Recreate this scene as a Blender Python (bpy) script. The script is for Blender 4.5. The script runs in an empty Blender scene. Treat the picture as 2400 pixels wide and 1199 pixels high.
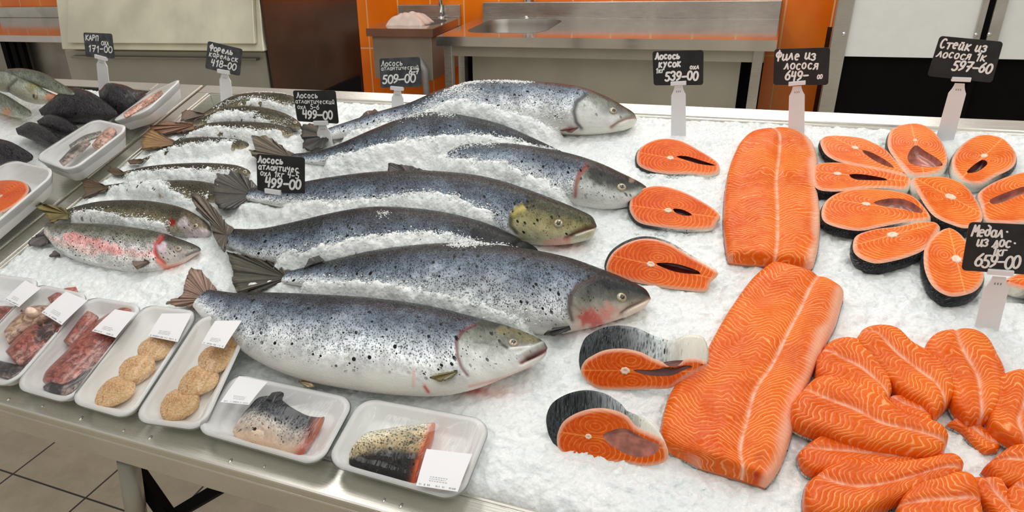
import bpy, bmesh, math, random
import numpy as np
from mathutils import Vector, Matrix
from mathutils.bvhtree import BVHTree
from mathutils.geometry import tessellate_polygon

random.seed(7); RNG = np.random.default_rng(7)
SC = bpy.context.scene; COL = SC.collection

# ------------------------------------------------------------------ camera
YAW, PITCH, ROLL = -0.44621355, 0.45894963, 0.06259243
FPX, PX, PY = 1779.955, 969.542, 656.232
CAM = np.array([0.0, 0.0, 1.65])
_cy, _sy, _cp, _sp, _cr, _sr = math.cos(YAW), math.sin(YAW), math.cos(PITCH), math.sin(PITCH), math.cos(ROLL), math.sin(ROLL)
_f = np.array([_sy*_cp, _cy*_cp, -_sp]); _r = np.array([_cy, -_sy, 0.0]); _d = np.cross(_f, _r)
RIGHT = _r*_cr + _d*_sr; DOWN = -_r*_sr + _d*_cr; FWD = _f
cd = bpy.data.cameras.new('camera'); cam = bpy.data.objects.new('camera', cd); COL.objects.link(cam)
cd.sensor_fit = 'HORIZONTAL'; cd.sensor_width = 36.0; cd.lens = FPX/2400*36
cd.shift_x = (1200-PX)/2400; cd.shift_y = (PY-599.5)/2400
cd.clip_start = 0.02; cd.clip_end = 60
mw = Matrix.Identity(4)
for i in range(3):
    mw[i][0] = RIGHT[i]; mw[i][1] = -DOWN[i]; mw[i][2] = -FWD[i]; mw[i][3] = CAM[i]
cam.matrix_world = mw; SC.camera = cam

# ------------------------------------------------------------------ light
SC.view_settings.view_transform = 'Standard'; SC.view_settings.look = 'None'
SC.view_settings.exposure = -0.38; SC.view_settings.gamma = 1.0
W = bpy.data.worlds.new('World'); SC.world = W; W.use_nodes = True
W.node_tree.nodes['Background'].inputs[0].default_value = (1.0, 0.96, 0.89, 1)
W.node_tree.nodes['Background'].inputs[1].default_value = 0.62
def area(name, loc, size, power, rot=(0, 0, 0), col=(1, 0.985, 0.95)):
    l = bpy.data.lights.new(name, 'AREA'); l.shape = 'RECTANGLE'; l.size, l.size_y = size; l.energy = power; l.color = col
    o = bpy.data.objects.new(name, l); o.location = loc; o.rotation_euler = rot; COL.objects.link(o); return o
area('ceiling_lamp', (-1.6, 1.9, 3.3), (0.5, 2.6), 24)
area('ceiling_lamp', (-0.2, 1.7, 3.3), (0.5, 2.6), 24)
area('ceiling_lamp', (1.3, 1.5, 3.3), (0.5, 2.6), 21)
area('ceiling_lamp', (-0.4, -0.6, 3.3), (3.4, 0.5), 17)
area('ceiling_lamp', (-0.9, 4.2, 3.3), (3.5, 0.4), 48)

# ------------------------------------------------------------------ geometry of the sloping bed
TILT = math.radians(14); BO = np.array([0, 0.742, 0.85])
BD = np.array([0, math.cos(TILT), math.sin(TILT)]); BN = np.array([0, -math.sin(TILT), math.cos(TILT)])
BX = np.array([1.0, 0, 0])
BED = Matrix(((1, 0, 0, 0), (0, BD[1], BN[1], BO[1]), (0, BD[2], BN[2], BO[2]), (0, 0, 0, 1)))
CAMB = np.array([0, (CAM-BO)@BD, (CAM-BO)@BN])            # camera in bed coordinates
def ray(x, y):
    return (RIGHT*(x-PX) + DOWN*(y-PY))/FPX + FWD
def bed(x, y, h=0.0):
    d = ray(x, y); t = (h-(CAM-BO)@BN)/(d@BN); P = CAM+d*t-BO
    return np.array([P[0], P@BD])
def atY(x, y, Y):
    d = ray(x, y); return CAM + d*Y/d[1]
def atZ(x, y, z):
    d = ray(x, y); return CAM + d*(z-CAM[2])/d[2]
def projB(P):                                              # bed coords (n,3) -> the photo's pixels
    Wd = BO + P[:, :1]*BX + P[:, 1:2]*BD + P[:, 2:3]*BN - CAM
    z = Wd@FWD
    return np.stack([PX+FPX*(Wd@RIGHT)/z, PY+FPX*(Wd@DOWN)/z], 1)
def elev(m, h):
    v = np.array([m[0], m[1], h])-CAMB
    return math.atan2(-v[2], math.hypot(v[0], v[1]))

# ------------------------------------------------------------------ object helpers
def link(o, parent=None):
    COL.objects.link(o)
    if parent is not None: o.parent = parent
    return o
def tag(o, label=None, cat=None, group=None, kind=None):
    if label: o['label'] = label
    if cat: o['category'] = cat
    if group: o['group'] = group
    if kind: o['kind'] = kind
    return o
def empty(name, u, v, h, label, cat, group=None):
    o = bpy.data.objects.new(name, None); o.empty_display_size = 0.03
    o.matrix_world = BED @ Matrix.Translation((u, v, h)); link(o); tag(o, label, cat, group); o['_o'] = (float(u), float(v), float(h))
    return o
def wempty(name, loc, label, cat, group=None):
    o = bpy.data.objects.new(name, None); o.location = loc; o.empty_display_size = 0.1; link(o); tag(o, label, cat, group); return o
def mesh(name, verts, faces, mat, parent=None, smooth=True, offset=None, mats=None, midx=None):
    """verts in bed coordinates when parent is a bed empty (its origin is taken off), else local"""
    V = np.asarray(verts, float).reshape(-1, 3)
    if parent is not None and '_o' in parent: V = V - np.array(parent['_o'])
    elif parent is not None and parent.parent is not None and '_o' in parent.parent: V = V - np.array(parent.parent['_o'])
    elif parent is not None and offset is None: V = V - np.array(parent.location if parent.parent is None else parent.parent.location)
    me = bpy.data.meshes.new(name); me.from_pydata(V.tolist(), [], [list(f) for f in faces]); 
    if mats:
        for m_ in mats: me.materials.append(m_)
        if midx is not None: me.polygons.foreach_set('material_index', np.asarray(midx, np.int32))
    else: me.materials.append(mat)
    if smooth: me.polygons.foreach_set('use_smooth', np.ones(len(me.polygons), bool))
    me.update(); o = bpy.data.objects.new(name, me); link(o, parent); return o
def fixn(o):
    bm = bmesh.new(); bm.from_mesh(o.data); bmesh.ops.recalc_face_normals(bm, faces=bm.faces); bm.to_mesh(o.data); bm.free(); return o
def setuv(o, uv, name='UVMap'):
    me = o.data; l = me.uv_layers.new(name=name); idx = np.empty(len(me.loops), np.int32); me.loops.foreach_get('vertex_index', idx)
    l.data.foreach_set('uv', np.asarray(uv, np.float32)[idx].ravel())
def setcol(o, c, name='Col'):
    a = o.data.color_attributes.new(name, 'FLOAT_COLOR', 'POINT')
    c = np.asarray(c, np.float32)
    if c.shape[1] == 3: c = np.hstack([c, np.ones((len(c), 1), np.float32)])
    a.data.foreach_set('color', c.ravel())
class MB:
    """collects shapes into one mesh"""
    def __init__(s): s.v = []; s.f = []
    def add(s, v, f):
        n = len(s.v); s.v += [tuple(p) for p in v]; s.f += [tuple(i+n for i in q) for q in f]; return s
    def box(s, x0, x1, y0, y1, z0, z1):
        v = [(x, y, z) for x in (x0, x1) for y in (y0, y1) for z in (z0, z1)]
        return s.add(v, [(0, 1, 3, 2), (4, 6, 7, 5), (0, 4, 5, 1), (2, 3, 7, 6), (0, 2, 6, 4), (1, 5, 7, 3)])
    def tube(s, pts, r, n=12, cap=True):
        P = [Vector(p) for p in pts]; rs = r if hasattr(r, '__len__') else [r]*len(P); rings = []
        for i, p in enumerate(P):
            t = (P[min(i+1, len(P)-1)]-P[max(i-1, 0)]).normalized()
            a = Vector((0, 0, 1)) if abs(t.z) < .9 else Vector((1, 0, 0)); a = (a-t*a.dot(t)).normalized(); b = t.cross(a)
            rings.append([p+(a*math.cos(2*math.pi*k/n)+b*math.sin(2*math.pi*k/n))*rs[i] for k in range(n)])
        v = [q for R_ in rings for q in R_]; f = []
        for i in range(len(P)-1):
            for k in range(n): f.append((i*n+k, i*n+(k+1) % n, (i+1)*n+(k+1) % n, (i+1)*n+k))
        if cap: f += [tuple(range(n))[::-1], tuple((len(P)-1)*n+k for k in range(n))]
        return s.add(v, f)
    def build(s, name, mat, parent=None, smooth=False, bevel=0):
        o = mesh(name, s.v, s.f, mat, parent, smooth); fixn(o)
        if bevel:
            m = o.modifiers.new('bevel', 'BEVEL'); m.width = bevel; m.segments = 2; m.limit_method = 'ANGLE'; m.angle_limit = 0.6
        return o
def structure(o): o['kind'] = 'structure'; return o

# ------------------------------------------------------------------ shader helper: write node graphs as expressions
class S:
    def __init__(s, nt, k): s.nt = nt; s.k = k
    def _m(s, op, *a, clamp=False):
        n = s.nt.nodes.new('ShaderNodeMath'); n.operation = op; n.use_clamp = clamp
        for i, x in enumerate((s,)+a):
            if isinstance(x, S): s.nt.links.new(x.k, n.inputs[i])
            else: n.inputs[i].default_value = x
        return S(s.nt, n.outputs[0])
    def __add__(s, o): return s._m('ADD', o)
    __radd__ = __add__
    def __sub__(s, o): return s._m('SUBTRACT', o)
    def __rsub__(s, o): return (s*-1)+o
    def __mul__(s, o): return s._m('MULTIPLY', o)
    __rmul__ = __mul__
    def __truediv__(s, o): return s._m('DIVIDE', o)
    def __pow__(s, o): return s._m('POWER', o)
    def abs(s): return s._m('ABSOLUTE')
    def fract(s): return s._m('FRACT')
    def sin(s): return s._m('SINE')
    def sqrt(s): return s._m('SQRT')
    def min(s, o): return s._m('MINIMUM', o)
    def max(s, o): return s._m('MAXIMUM', o)
    def step(s, a, b, lo=0.0, hi=1.0):
        n = s.nt.nodes.new('ShaderNodeMapRange'); n.interpolation_type = 'SMOOTHSTEP' if a < b else 'SMOOTHSTEP'
        s.nt.links.new(s.k, n.inputs['Value'])
        n.inputs['From Min'].default_value = a; n.inputs['From Max'].default_value = b
        n.inputs['To Min'].default_value = lo; n.inputs['To Max'].default_value = hi
        return S(s.nt, n.outputs['Result'])
class Mat:
    def __init__(s, name, rough=.5, metal=0., spec=.5, coat=0., col=(.8, .8, .8)):
        s.m = bpy.data.materials.new(name); s.m.use_nodes = True; s.nt = s.m.node_tree
        s.b = s.nt.nodes['Principled BSDF']; s.b.inputs['Roughness'].default_value = rough; s.b.inputs['Metallic'].default_value = metal
        s.b.inputs['Specular IOR Level'].default_value = spec; s.b.inputs['Coat Weight'].default_value = coat
        s.b.inputs['Coat Roughness'].default_value = .12; s.b.inputs['Base Color'].default_value = (*col, 1)
    def n(s, t): return s.nt.nodes.new(t)
    def vec(s, kind='Object', uv=None):
        if uv: n = s.n('ShaderNodeUVMap'); n.uv_map = uv; return n.outputs[0]
        return s.n('ShaderNodeTexCoord').outputs[kind]
    def sc(s, v, x, y, z=1.):
        n = s.n('ShaderNodeMapping'); s.nt.links.new(v, n.inputs[0]); n.inputs['Scale'].default_value = (x, y, z); return n.outputs[0]
    def xyz(s, v):
        n = s.n('ShaderNodeSeparateXYZ'); s.nt.links.new(v, n.inputs[0]); return [S(s.nt, o) for o in n.outputs]
    def noise(s, v, scale, detail=3, rough=.5, dist=0.):
        n = s.n('ShaderNodeTexNoise'); s.nt.links.new(v, n.inputs['Vector']); n.inputs['Scale'].default_value = scale
        n.inputs['Detail'].default_value = detail; n.inputs['Roughness'].default_value = rough; n.inputs['Distortion'].default_value = dist
        return S(s.nt, n.outputs[0])
    def vor(s, v, scale, out='Distance', feat='F1', rnd=1.):
        n = s.n('ShaderNodeTexVoronoi'); n.feature = feat; s.nt.links.new(v, n.inputs['Vector']); n.inputs['Scale'].default_value = scale
        n.inputs['Randomness'].default_value = rnd
        if out == 'Color':
            q = s.n('ShaderNodeSeparateColor'); s.nt.links.new(n.outputs['Color'], q.inputs[0]); return S(s.nt, q.outputs[0])
        return S(s.nt, n.outputs[out])
    def attr(s, name): n = s.n('ShaderNodeAttribute'); n.attribute_name = name; return n
    def mix(s, f, a, b, mode='MIX'):
        n = s.n('ShaderNodeMix'); n.data_type = 'RGBA'; n.blend_type = mode; n.clamp_result = False
        for i, x in ((0, f), (6, a), (7, b)):
            if isinstance(x, S): s.nt.links.new(x.k, n.inputs[i])
            elif hasattr(x, 'is_linked') or hasattr(x, 'links'): s.nt.links.new(x, n.inputs[i])
            elif i == 0: n.inputs[0].default_value = x
            else: n.inputs[i].default_value = (*x, 1) if len(x) == 3 else x
        return n.outputs[2]
    def gray(s, x):
        n = s.n('ShaderNodeCombineColor'); 
        for i in range(3): s.nt.links.new(x.k, n.inputs[i])
        return n.outputs[0]
    def set(s, key, x):
        s.nt.links.new(x.k if isinstance(x, S) else x, s.b.inputs[key]); return s
    def bump(s, h, dist, strength=1.):
        n = s.n('ShaderNodeBump'); n.inputs['Strength'].default_value = strength; n.inputs['Distance'].default_value = dist
        s.nt.links.new(h.k, n.inputs['Height']); s.nt.links.new(n.outputs[0], s.b.inputs['Normal']); return s

def plain(name, col, rough=.5, metal=0., spec=.5, coat=0., var=.08, scale=20):
    m = Mat(name, rough, metal, spec, coat, col); n = m.noise(m.vec(), scale, 4)
    m.set('Base Color', m.mix(n.step(.3, .7), tuple(c*(1-var) for c in col), tuple(min(1, c*(1+var)) for c in col)))
    return m.m
def steel(name, col=(.55, .53, .49), rough=.32, ax=(1, 60, 60), blot=.12):
    m = Mat(name, rough, .9, .5, 0, col); v = m.vec(); n = m.noise(m.sc(v, *ax), 12, 3); c = m.noise(v, 3, 5, .6, .6)
    m.set('Base Color', m.mix(c.step(.35, .65), tuple(x*(1-blot) for x in col), tuple(x*(1+blot) for x in col)))
    m.set('Roughness', n.step(.3, .7, rough*.8, rough*1.2)); m.bump(n, .0003, .15); return m.m
M = {}
M['steel'] = steel('brushed_steel'); M['steel_y'] = plain('brushed_steel_lid', (.80, .77, .61), .42, .35, var=.14, scale=4)
M['steel_d'] = steel('dull_steel', (.30, .28, .25), .4); M['steel_m'] = plain('satin_grey_steel', (.40, .39, .33), .35, .45, var=.06, scale=5); M['chrome'] = plain('chrome', (.7, .7, .7), .08, 1.)
M['lip'] = steel('counter_lip_steel', (.68, .66, .60), .30, (1, 60, 60), .06)
M['steel_t'] = steel('worktop_steel', (.62, .58, .54), .11, (1, 30, 30), .08)
M['dark'] = plain('black_parts_and_gap_shade', (.004, .004, .0045), .7, spec=.08); M['brown'] = plain('brown_side_reflection', (.05, .018, .008), .25, 0, .5, .3, .5, 2)  # brown stands for the cabinet side's dark reflection; black also darkens shaded gaps
M['panel'] = plain('white_panel', (.90, .92, .92), .35, var=.02)
M['foam'] = Mat('white_foam', .55, 0, .35, 0, (.88, .89, .88)); _v = M['foam'].vec(); M['foam'].bump(M['foam'].vor(_v, 500), .0004, .35); M['foam'] = M['foam'].m
M['plastic'] = plain('white_plastic', (.84, .84, .85), .35, var=.02)
M['card'] = plain('black_slate_card', (.012, .013, .014), .45, var=.5, scale=40)
M['greycard'] = plain('dusty_slate_card', (.055, .06, .065), .6, var=.4, scale=40)
M['chalk'] = plain('white_chalk_marker', (.9, .9, .88), .7, var=.03)
M['cloth'] = plain('white_cloth', (.68, .56, .50), .8, var=.08)
M['hose'] = plain('grey_hose', (.25, .25, .25), .4)
# orange glazed tiles: x along the wall, z up
def tile_mat(name, w, h, ox, oz, c1, c2, grout, gw, rough):
    m = Mat(name, rough, 0, .5, .3); x, y, z = m.xyz(m.vec())
    fx = ((x-ox)/w).fract(); fz = ((z-oz)/h).fract()
    ex = (fx-.5).abs(); ez = (fz-.5).abs()
    g = ex.step(.5-gw/w, .5-gw/w*.6).max(ez.step(.5-gw/h, .5-gw/h*.6))
    n = m.noise(m.vec(), 2.2, 4, .6)
    m.set('Base Color', m.mix(g, m.mix(n.step(.3, .7), c1, c2), grout)); m.set('Roughness', g.step(0, 1, rough, .8)); m.bump((g*-1)+1, .002, .6); return m.m
M['tile'] = tile_mat('orange_wall_tile', .2515, .62, .052, .71, (.86, .16, .003), (.98, .24, .005), (.92, .50, .22), .006, .22)
m = Mat('beige_floor_tile', .35, 0, .5, 0); x, y, z = m.xyz(m.vec())
_a = ((x+1.815)/.33).fract(); _b = ((y-1.25)/.33).fract()
g = (_a-.5).abs().step(.487, .492).max((_b-.5).abs().step(.487, .492)); n = m.noise(m.vec(), 9, 5, .7)
m.set('Base Color', m.mix(g, m.mix(n.step(.3, .7), (.52, .47, .36), (.64, .59, .47)), (.03, .03, .028))); M['floor'] = m.m
# crushed ice
m = Mat('crushed_ice', .3, 0, .6, 0); v = m.vec(); c = m.noise(v, 7, 4, .6); f = m.vor(v, 190, 'Color'); f2 = m.vor(v, 90, 'Color')
m.set('Base Color', m.mix((c.step(.35, .7)*.6+f*.4), (.74, .80, .80), (.93, .95, .945)))
at = m.attr('stain'); _b = m.b.inputs['Base Color'].links[0].from_socket; m.set('Base Color', m.mix(S(m.nt, at.outputs['Alpha']), _b, m.mix(1., _b, at.outputs['Color'], 'MULTIPLY')))
hh = m.vor(v, 150)+m.vor(v, 75)*1.4+m.noise(v, 240, 3)*.8; m.bump(hh, .003, .4)
m.b.inputs['Subsurface Weight'].default_value = 0.25; m.b.inputs['Subsurface Radius'].default_value = (.02, .022, .024); m.b.inputs['Subsurface Scale'].default_value = .6
m.set('Roughness', f2.step(0, 1, .16, .55)); M['ice'] = m.m
# fish skin: painted attribute Col (alpha = how spotted/scaly), UV in metres
def skin_mat(name, scale=290, contrast=1., rough=.36, metal=.08, spot=70, spec=.14):
    m = Mat(name, rough, metal, spec, .0); at = m.attr('Col'); al = S(m.nt, at.outputs['Alpha']); v = m.vec(uv='UVMap')
    sv = m.sc(v, 1.15, .95); wob = m.noise(v, 60, 3, .6)
    cell = m.vor(sv, scale, 'Color', rnd=.75); cd = m.vor(sv, scale, rnd=.75); fine = m.noise(v, scale*1.6, 2, .6); big = m.noise(v, 14, 3, .6); med = m.noise(v, 70, 4, .7)
    pat = cd*.95+fine*.45+cell*.22+med*.35
    k = pat.step(.55, 1.14, .06, 2.1)
    sc_ = al.step(.42, .95)
    mul = m.mix((sc_*contrast).min(1.), (1, 1, 1), m.gray(k))
    c = m.mix(1., at.outputs['Color'], mul, 'MULTIPLY')
    c = m.mix(al.min(1.)*.6, c, m.mix(1., c, m.gray(big.step(.3, .7, .5, 1.5)), 'MULTIPLY'))
    c = m.mix(al.step(.2, .5)*.4, c, m.mix(1., c, m.gray(med.step(.3, .7, .45, 1.5)), 'MULTIPLY'))
    gl_ = m.noise(v, scale*1.25, 2, .75).step(.54, .70)*sc_*m.noise(v, 30, 3, .6).step(.35, .6, .15, 1.)
    c = m.mix(gl_*.42*contrast, c, (.50, .54, .56))  # reflective glints of the scales, put into the colour
    sp = m.vor(v, spot); n2 = m.noise(v, 26, 2); sz = m.vor(v, spot, 'Color'); sp2 = m.vor(v, spot*2.1)
    mask = (sp-(sz*.17+.07)).step(0.0, .05, 1., 0.)*n2.step(.34, .5)*al.step(.2, .5)
    mask = mask.max((sp2-.13).step(0., .06, 1., 0.)*n2.step(.36, .5)*al.step(.2, .45))
    c = m.mix(mask, c, (.008, .009, .01)); m.set('Base Color', c)
    m.bump(pat, .0010, .3); m.set('Roughness', cell.step(0, 1, rough*.6, rough*1.5)); return m.m
M['skin'] = skin_mat('salmon_skin'); M['trout'] = skin_mat('trout_skin', 380, .85, .32, .1, 120)
M['black_skin'] = skin_mat('black_fish_skin', 160, .55, .3, .0, 60)
m = Mat('fin_membrane', .4, 0, .5, .3); v = m.vec(uv='UVMap'); x, y, z = m.xyz(v); at = m.attr('Col')
r_ = (y*26+m.noise(m.vec(), 60, 2)*.6).fract(); ln = (r_-.5).abs().step(.15, .48)
m.set('Base Color', m.mix(ln*.75, at.outputs['Color'], m.mix(1., at.outputs['Color'], (.25, .25, .27), 'MULTIPLY'))); m.bump(ln, .001, .6); M['fin'] = m.m
M['eye_w'] = plain('eye_iris', (.42, .36, .24), .15, .3, coat=.6); M['eye_b'] = plain('eye_pupil', (.006, .006, .007), .06, coat=1.)
# salmon flesh
def flesh(name, mode, o1=(.70, .088, .001), o2=(.84, .155, .003), line=(1., .48, .20), F=132, rough=.3):
    m = Mat(name, rough, 0, .16, .05); v = m.vec(uv='UVMap'); x, y, z = m.xyz(v); ov = m.vec()
    n = m.noise(ov, 38, 3, .55); nl = m.noise(ov, 12, 3, .6); nf = m.noise(ov, 160, 3, .6)
    at = m.attr('Col'); sep = m.n('ShaderNodeSeparateColor'); m.nt.links.new(at.outputs['Color'], sep.inputs[0])
    pale = S(m.nt, sep.outputs[0]); red = S(m.nt, sep.outputs[1]); lw = S(m.nt, sep.outputs[2])
    if mode == 'steak':
        ay = y.abs(); dx = x*.62-.006; dy = ay-.017
        ph = (dx*dx+dy*dy).sqrt()+ (n-.5)*.006
        mid = (ay+(n-.5)*.003).step(.0004, .0018, 1., 0.)
    else:
        n3 = m.noise(ov, 16, 2, .5); ph = x+(n-.5)*.012+(n3-.5)*.05; mid = None
    fr = ((ph*F).fract()-.5).abs()*2
    L = fr.step(.62, 1.)*m.noise(ov, 24, 3, .6).step(.3, .62, .12, 1.)
    base = m.mix(nl.step(.3, .7), o1, o2); base = m.mix(nf.step(.4, .8)*.25, base, (1., .36, .12))
    c = m.mix((L*lw*.8).min(1.), base, line)
    if mid is not None: c = m.mix(mid*.6, c, line)
    c = m.mix(pale, c, (.93, .62, .46)); c = m.mix(red, c, (.42, .03, .02)); m.set('Base Color', c)
    m.bump(fr*-.6+nf*.8, .0014, .5); m.set('Roughness', nl.step(.3, .7, rough*.7, rough*1.5))
    m.b.inputs['Subsurface Weight'].default_value = .12; m.b.inputs['Subsurface Radius'].default_value = (.02, .008, .004); m.b.inputs['Subsurface Scale'].default_value = .4
    return m.m
M['flesh'] = flesh('salmon_flesh', 'slab'); M['steak'] = flesh('salmon_steak_flesh', 'steak', (.68, .07, .001), (.80, .12, .003), (1., .34, .07), 210)
M['steak2'] = flesh('light_salmon_steak_flesh', 'steak', (.74, .10, .002), (.86, .17, .006), (1., .46, .16), 210)
M['cavity'] = plain('belly_cavity_membrane', (.42, .14, .10), .25, coat=.5, var=.35, scale=60)
M['darkcav'] = plain('dark_cavity_slit', (.10, .012, .008), .3, coat=.4, var=.3, scale=60)
M['bone'] = plain('pale_bone', (.92, .68, .52), .4, var=.1, scale=200)
# skin on the rim of steaks: attribute Col as well
M['rimskin'] = skin_mat('steak_skin', 380, .8, .38, .1, 160)

# ------------------------------------------------------------------ the room
WALLY = 5.17
def quadm(name, pts, mat, parent=None): return mesh(name, pts, [(0, 1, 2, 3)], mat, parent, smooth=False)
f = MB().box(-9, 6, -3, WALLY+.2, -.1, 0).build('floor', M['floor']); structure(f)
w = MB().box(-9, 6, WALLY, WALLY+.15, 0, 3.2).build('wall_back', M['tile']); structure(w)

# sink table --------------------------------------------------------
TZ = .93; TX0, TX1, TY0 = -1.84, .03, 4.37
st = wempty('sink_table', ((TX0+TX1)/2, (TY0+WALLY)/2, 0), 'long stainless steel sink table against the orange tiled wall', 'table')
def rrect(cx, cy, w, h, r, n=6):
    out = []
    for (sx, sy, a0) in ((1, 1, 0), (-1, 1, 90), (-1, -1, 180), (1, -1, 270)):
        for k in range(n+1):
            a = math.radians(a0+90*k/n); out.append((cx+sx*(w/2-r)+r*math.cos(a), cy+sy*(h/2-r)+r*math.sin(a)))
    return out
def plate_hole(outer, hole, z0, z1):
    v = [Vector((*p, z1)) for p in outer]; hv = [Vector((*p, z1)) for p in hole]
    t = tessellate_polygon([v, hv]); V = [tuple(p) for p in v+hv]; n = len(outer); k = len(V); mb = MB()
    mb.add(V, t); mb.add([(p[0], p[1], z0) for p in outer]+V[:n], [(i, (i+1) % n, n+(i+1) % n, n+i) for i in range(n)])
    return mb
b0 = atZ(1200, 77, TZ); b1 = atZ(1215, 45, TZ)
bcx, bcy = (atZ(1085, 75, TZ)[0]+atZ(1300, 52, TZ)[0])/2+.02, (b0[1]+b1[1])/2
bw, bh = .50, (b1[1]-b0[1])*1.02
hole = rrect(bcx, bcy, bw, bh, .12, 8)
plate_hole([(TX0, TY0), (TX1, TY0), (TX1, WALLY-.02), (TX0, WALLY-.02)], hole, TZ-.055, TZ).build('worktop', M['steel_t'], st)
mb = MB(); prev = None; rings = [rrect(bcx, bcy, bw-d*2, bh-d*2, max(.12-d*.5, .04), 8) for d in (0, .012, .03, .09)]; zs = [TZ+.001, TZ-.03, TZ-.15, TZ-.18]
V = [(p[0], p[1], z) for R_, z in zip(rings, zs) for p in R_]; n = len(hole)
mb.add(V, [(i*n+k, i*n+(k+1) % n, (i+1)*n+(k+1) % n, (i+1)*n+k) for i in range(3) for k in range(n)]+[tuple(3*n+k for k in range(n))])
o = mb.build('basin', M['steel_d'], st, True)
MB().box(TX0+.03, TX1, WALLY-.045, WALLY-.002, TZ, TZ+.10).build('backsplash', M['steel'], st, bevel=.004)
MB().box(TX0+.07, TX1-.05, TY0+.04, TY0+.08, TZ-.12, TZ-.056).build('front_rail', M['steel_m'], st, bevel=.003)
for lx in (TX0+.06, TX1-.08):
    MB().box(lx-.025, lx+.025, TY0+.03, TY0+.08, 0, TZ-.056).build('leg', M['steel'], st, bevel=.003)
MB().box(TX0+.18, TX1-.16, TY0+.13, TY0+.15, .08, TZ-.13).build('front_panel', M['steel_m'], st, bevel=.002)
MB().box(TX0+.10, TX0+.14, TY0+.10, TY0+.16, .02, TZ-.13).build('pipe_rail', M['steel'], st)
MB().box(TX0+.05, TX1-.05, TY0+.3, TY0+.32, .02, TZ-.14).build('gap_dark_sheet', M['dark'], st)  # black sheet added behind the gaps for the shade under the table
def faucet(name, x, y, z, r, h, label):
    t = wempty(name, (x, y, z), label, 'faucet')
    MB().tube([(x, y, z), (x, y, z+.012)], r*1.7).build('base_ring', M['chrome'], t, True)
    MB().tube([(x, y, z+.01), (x, y, z+h*.5), (x, y, z+h), (x, y-.05, z+h+.05), (x, y-.12, z+h+.03)], r).build('spout', M['chrome'], t, True)
    MB().tube([(x, y, z+h*.5), (x+.05, y-.02, z+h*.62)], r*.5).build('lever', M['chrome'], t, True)
p = atZ(1237, 40, TZ); faucet('faucet', p[0], p[1], TZ, .028, .22, 'chrome mixer faucet at the back of the long sink table')
# hand sink ---------------------------------------------------------
HX0, HX1, HY0 = -2.46, -1.98, 4.65
hs = wempty('hand_sink', ((HX0+HX1)/2, (HY0+WALLY)/2, .55), 'small boxy steel hand sink hung on the orange wall', 'sink')
plate_hole([(HX0, HY0), (HX1, HY0), (HX1, WALLY-.01), (HX0, WALLY-.01)], rrect((HX0+HX1)/2+.02, HY0+.27, .36, .3, .1, 8), TZ-.05, TZ).build('rim_top', M['steel_t'], hs)
rg = [rrect((HX0+HX1)/2+.02, HY0+.27, .36-d, .3-d, .1-d*.3, 8) for d in (0, .03, .12)]; n = len(rg[0])
MB().add([(p[0], p[1], z) for R_, z in zip(rg, (TZ, TZ-.1, TZ-.14)) for p in R_], [(i*n+k, i*n+(k+1) % n, (i+1)*n+(k+1) % n, (i+1)*n+k) for i in range(2) for k in range(n)]+[tuple(2*n+k for k in range(n))]).build('bowl', M['steel_d'], hs, True)
MB().box(HX0+.03, HX1-.02, HY0+.02, WALLY-.02, TZ-.33, TZ-.05).build('sink_box', M['steel_m'], hs, bevel=.004)
MB().box(HX0+.01, HX1, WALLY-.03, WALLY-.002, TZ, TZ+.085).build('backsplash', M['steel'], hs, bevel=.004)
hx = atZ(985, 150, .6)
MB().tube([(HX1-.16, HY0+.08, TZ-.34), (HX1-.1, HY0+.0, TZ-.2), (HX1-.06, HY0-.02, TZ-.26), (HX1-.05, HY0-.02, TZ-.5), (HX1-.05, HY0+.05, .1)], .022).build('drain_hose', M['hose'], hs, True)
p = atZ(1054, 35, TZ); faucet('tall_faucet', p[0], min(p[1], WALLY-.06), TZ, .014, .3, 'slim chrome faucet on the small hand sink')
# crumpled cloth in the hand sink
cu, cv = (HX0+HX1)/2-.02, HY0+.22
V = []; F_ = []; nn = 34
for i in range(nn):
    for j in range(nn):
        a, b = i/(nn-1)*2-1, j/(nn-1)*2-1; rr = max(abs(a), abs(b)); hgt = .075*(1-rr**3)+.012*math.sin(9*a+3*b)*math.sin(5*b-4*a)*(1-rr)
        V.append((cu+a*.135*(1+.05*math.sin(7*b)), cv+b*.11*(1+.05*math.sin(6*a)), TZ-.006+max(hgt, -.004)))
F_ = [(i*nn+j, (i+1)*nn+j, (i+1)*nn+j+1, i*nn+j+1) for i in range(nn-1) for j in range(nn-1)]
o = mesh('folded_cloth', V, F_, M['cloth']); sd = o.modifiers.new('s', 'SOLIDIFY'); sd.thickness = .008
tag(o, 'crumpled pale cloth lying on the small hand sink', 'cloth')

# white paneled unit on the right --------------------------------------
FY = 4.3
fr = wempty('panelled_cabinet', (1.0, FY+.2, 0), 'large cabinet with white panels in steel frames above a black base', 'cabinet')
zb = atY(2000, 134, FY)[2]
xl = atY(1965, 0, FY)[0]; xi = atY(2005, 0, FY)[0]
xj0, xj1, xj2 = atY(2305, 0, FY)[0], atY(2328, 0, FY)[0], atY(2352, 0, FY)[0]
MB().box(xl, xi, FY, FY+.08, 0, 2.2).build('frame_post', M['steel'], fr, bevel=.006)
MB().box(xj0, xj1-.012, FY-.005, FY+.05, zb-.02, 2.2).build('frame_post', M['steel'], fr, bevel=.003)
MB().box(xj1+.012, xj2+.02, FY-.005, FY+.05, zb-.02, 2.2).build('frame_post', M['steel'], fr, bevel=.003)
MB().box(xi, xj0, FY+.02, FY+.05, zb, 2.2).build('white_panel', M['panel'], fr)
MB().box(xj2+.02, 3.2, FY+.02, FY+.05, zb, 2.2).build('white_panel', M['panel'], fr)
MB().box(xl+.02, 3.2, FY+.06, FY+.8, 0, zb+.02).build('black_base', M['dark'], fr)
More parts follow.
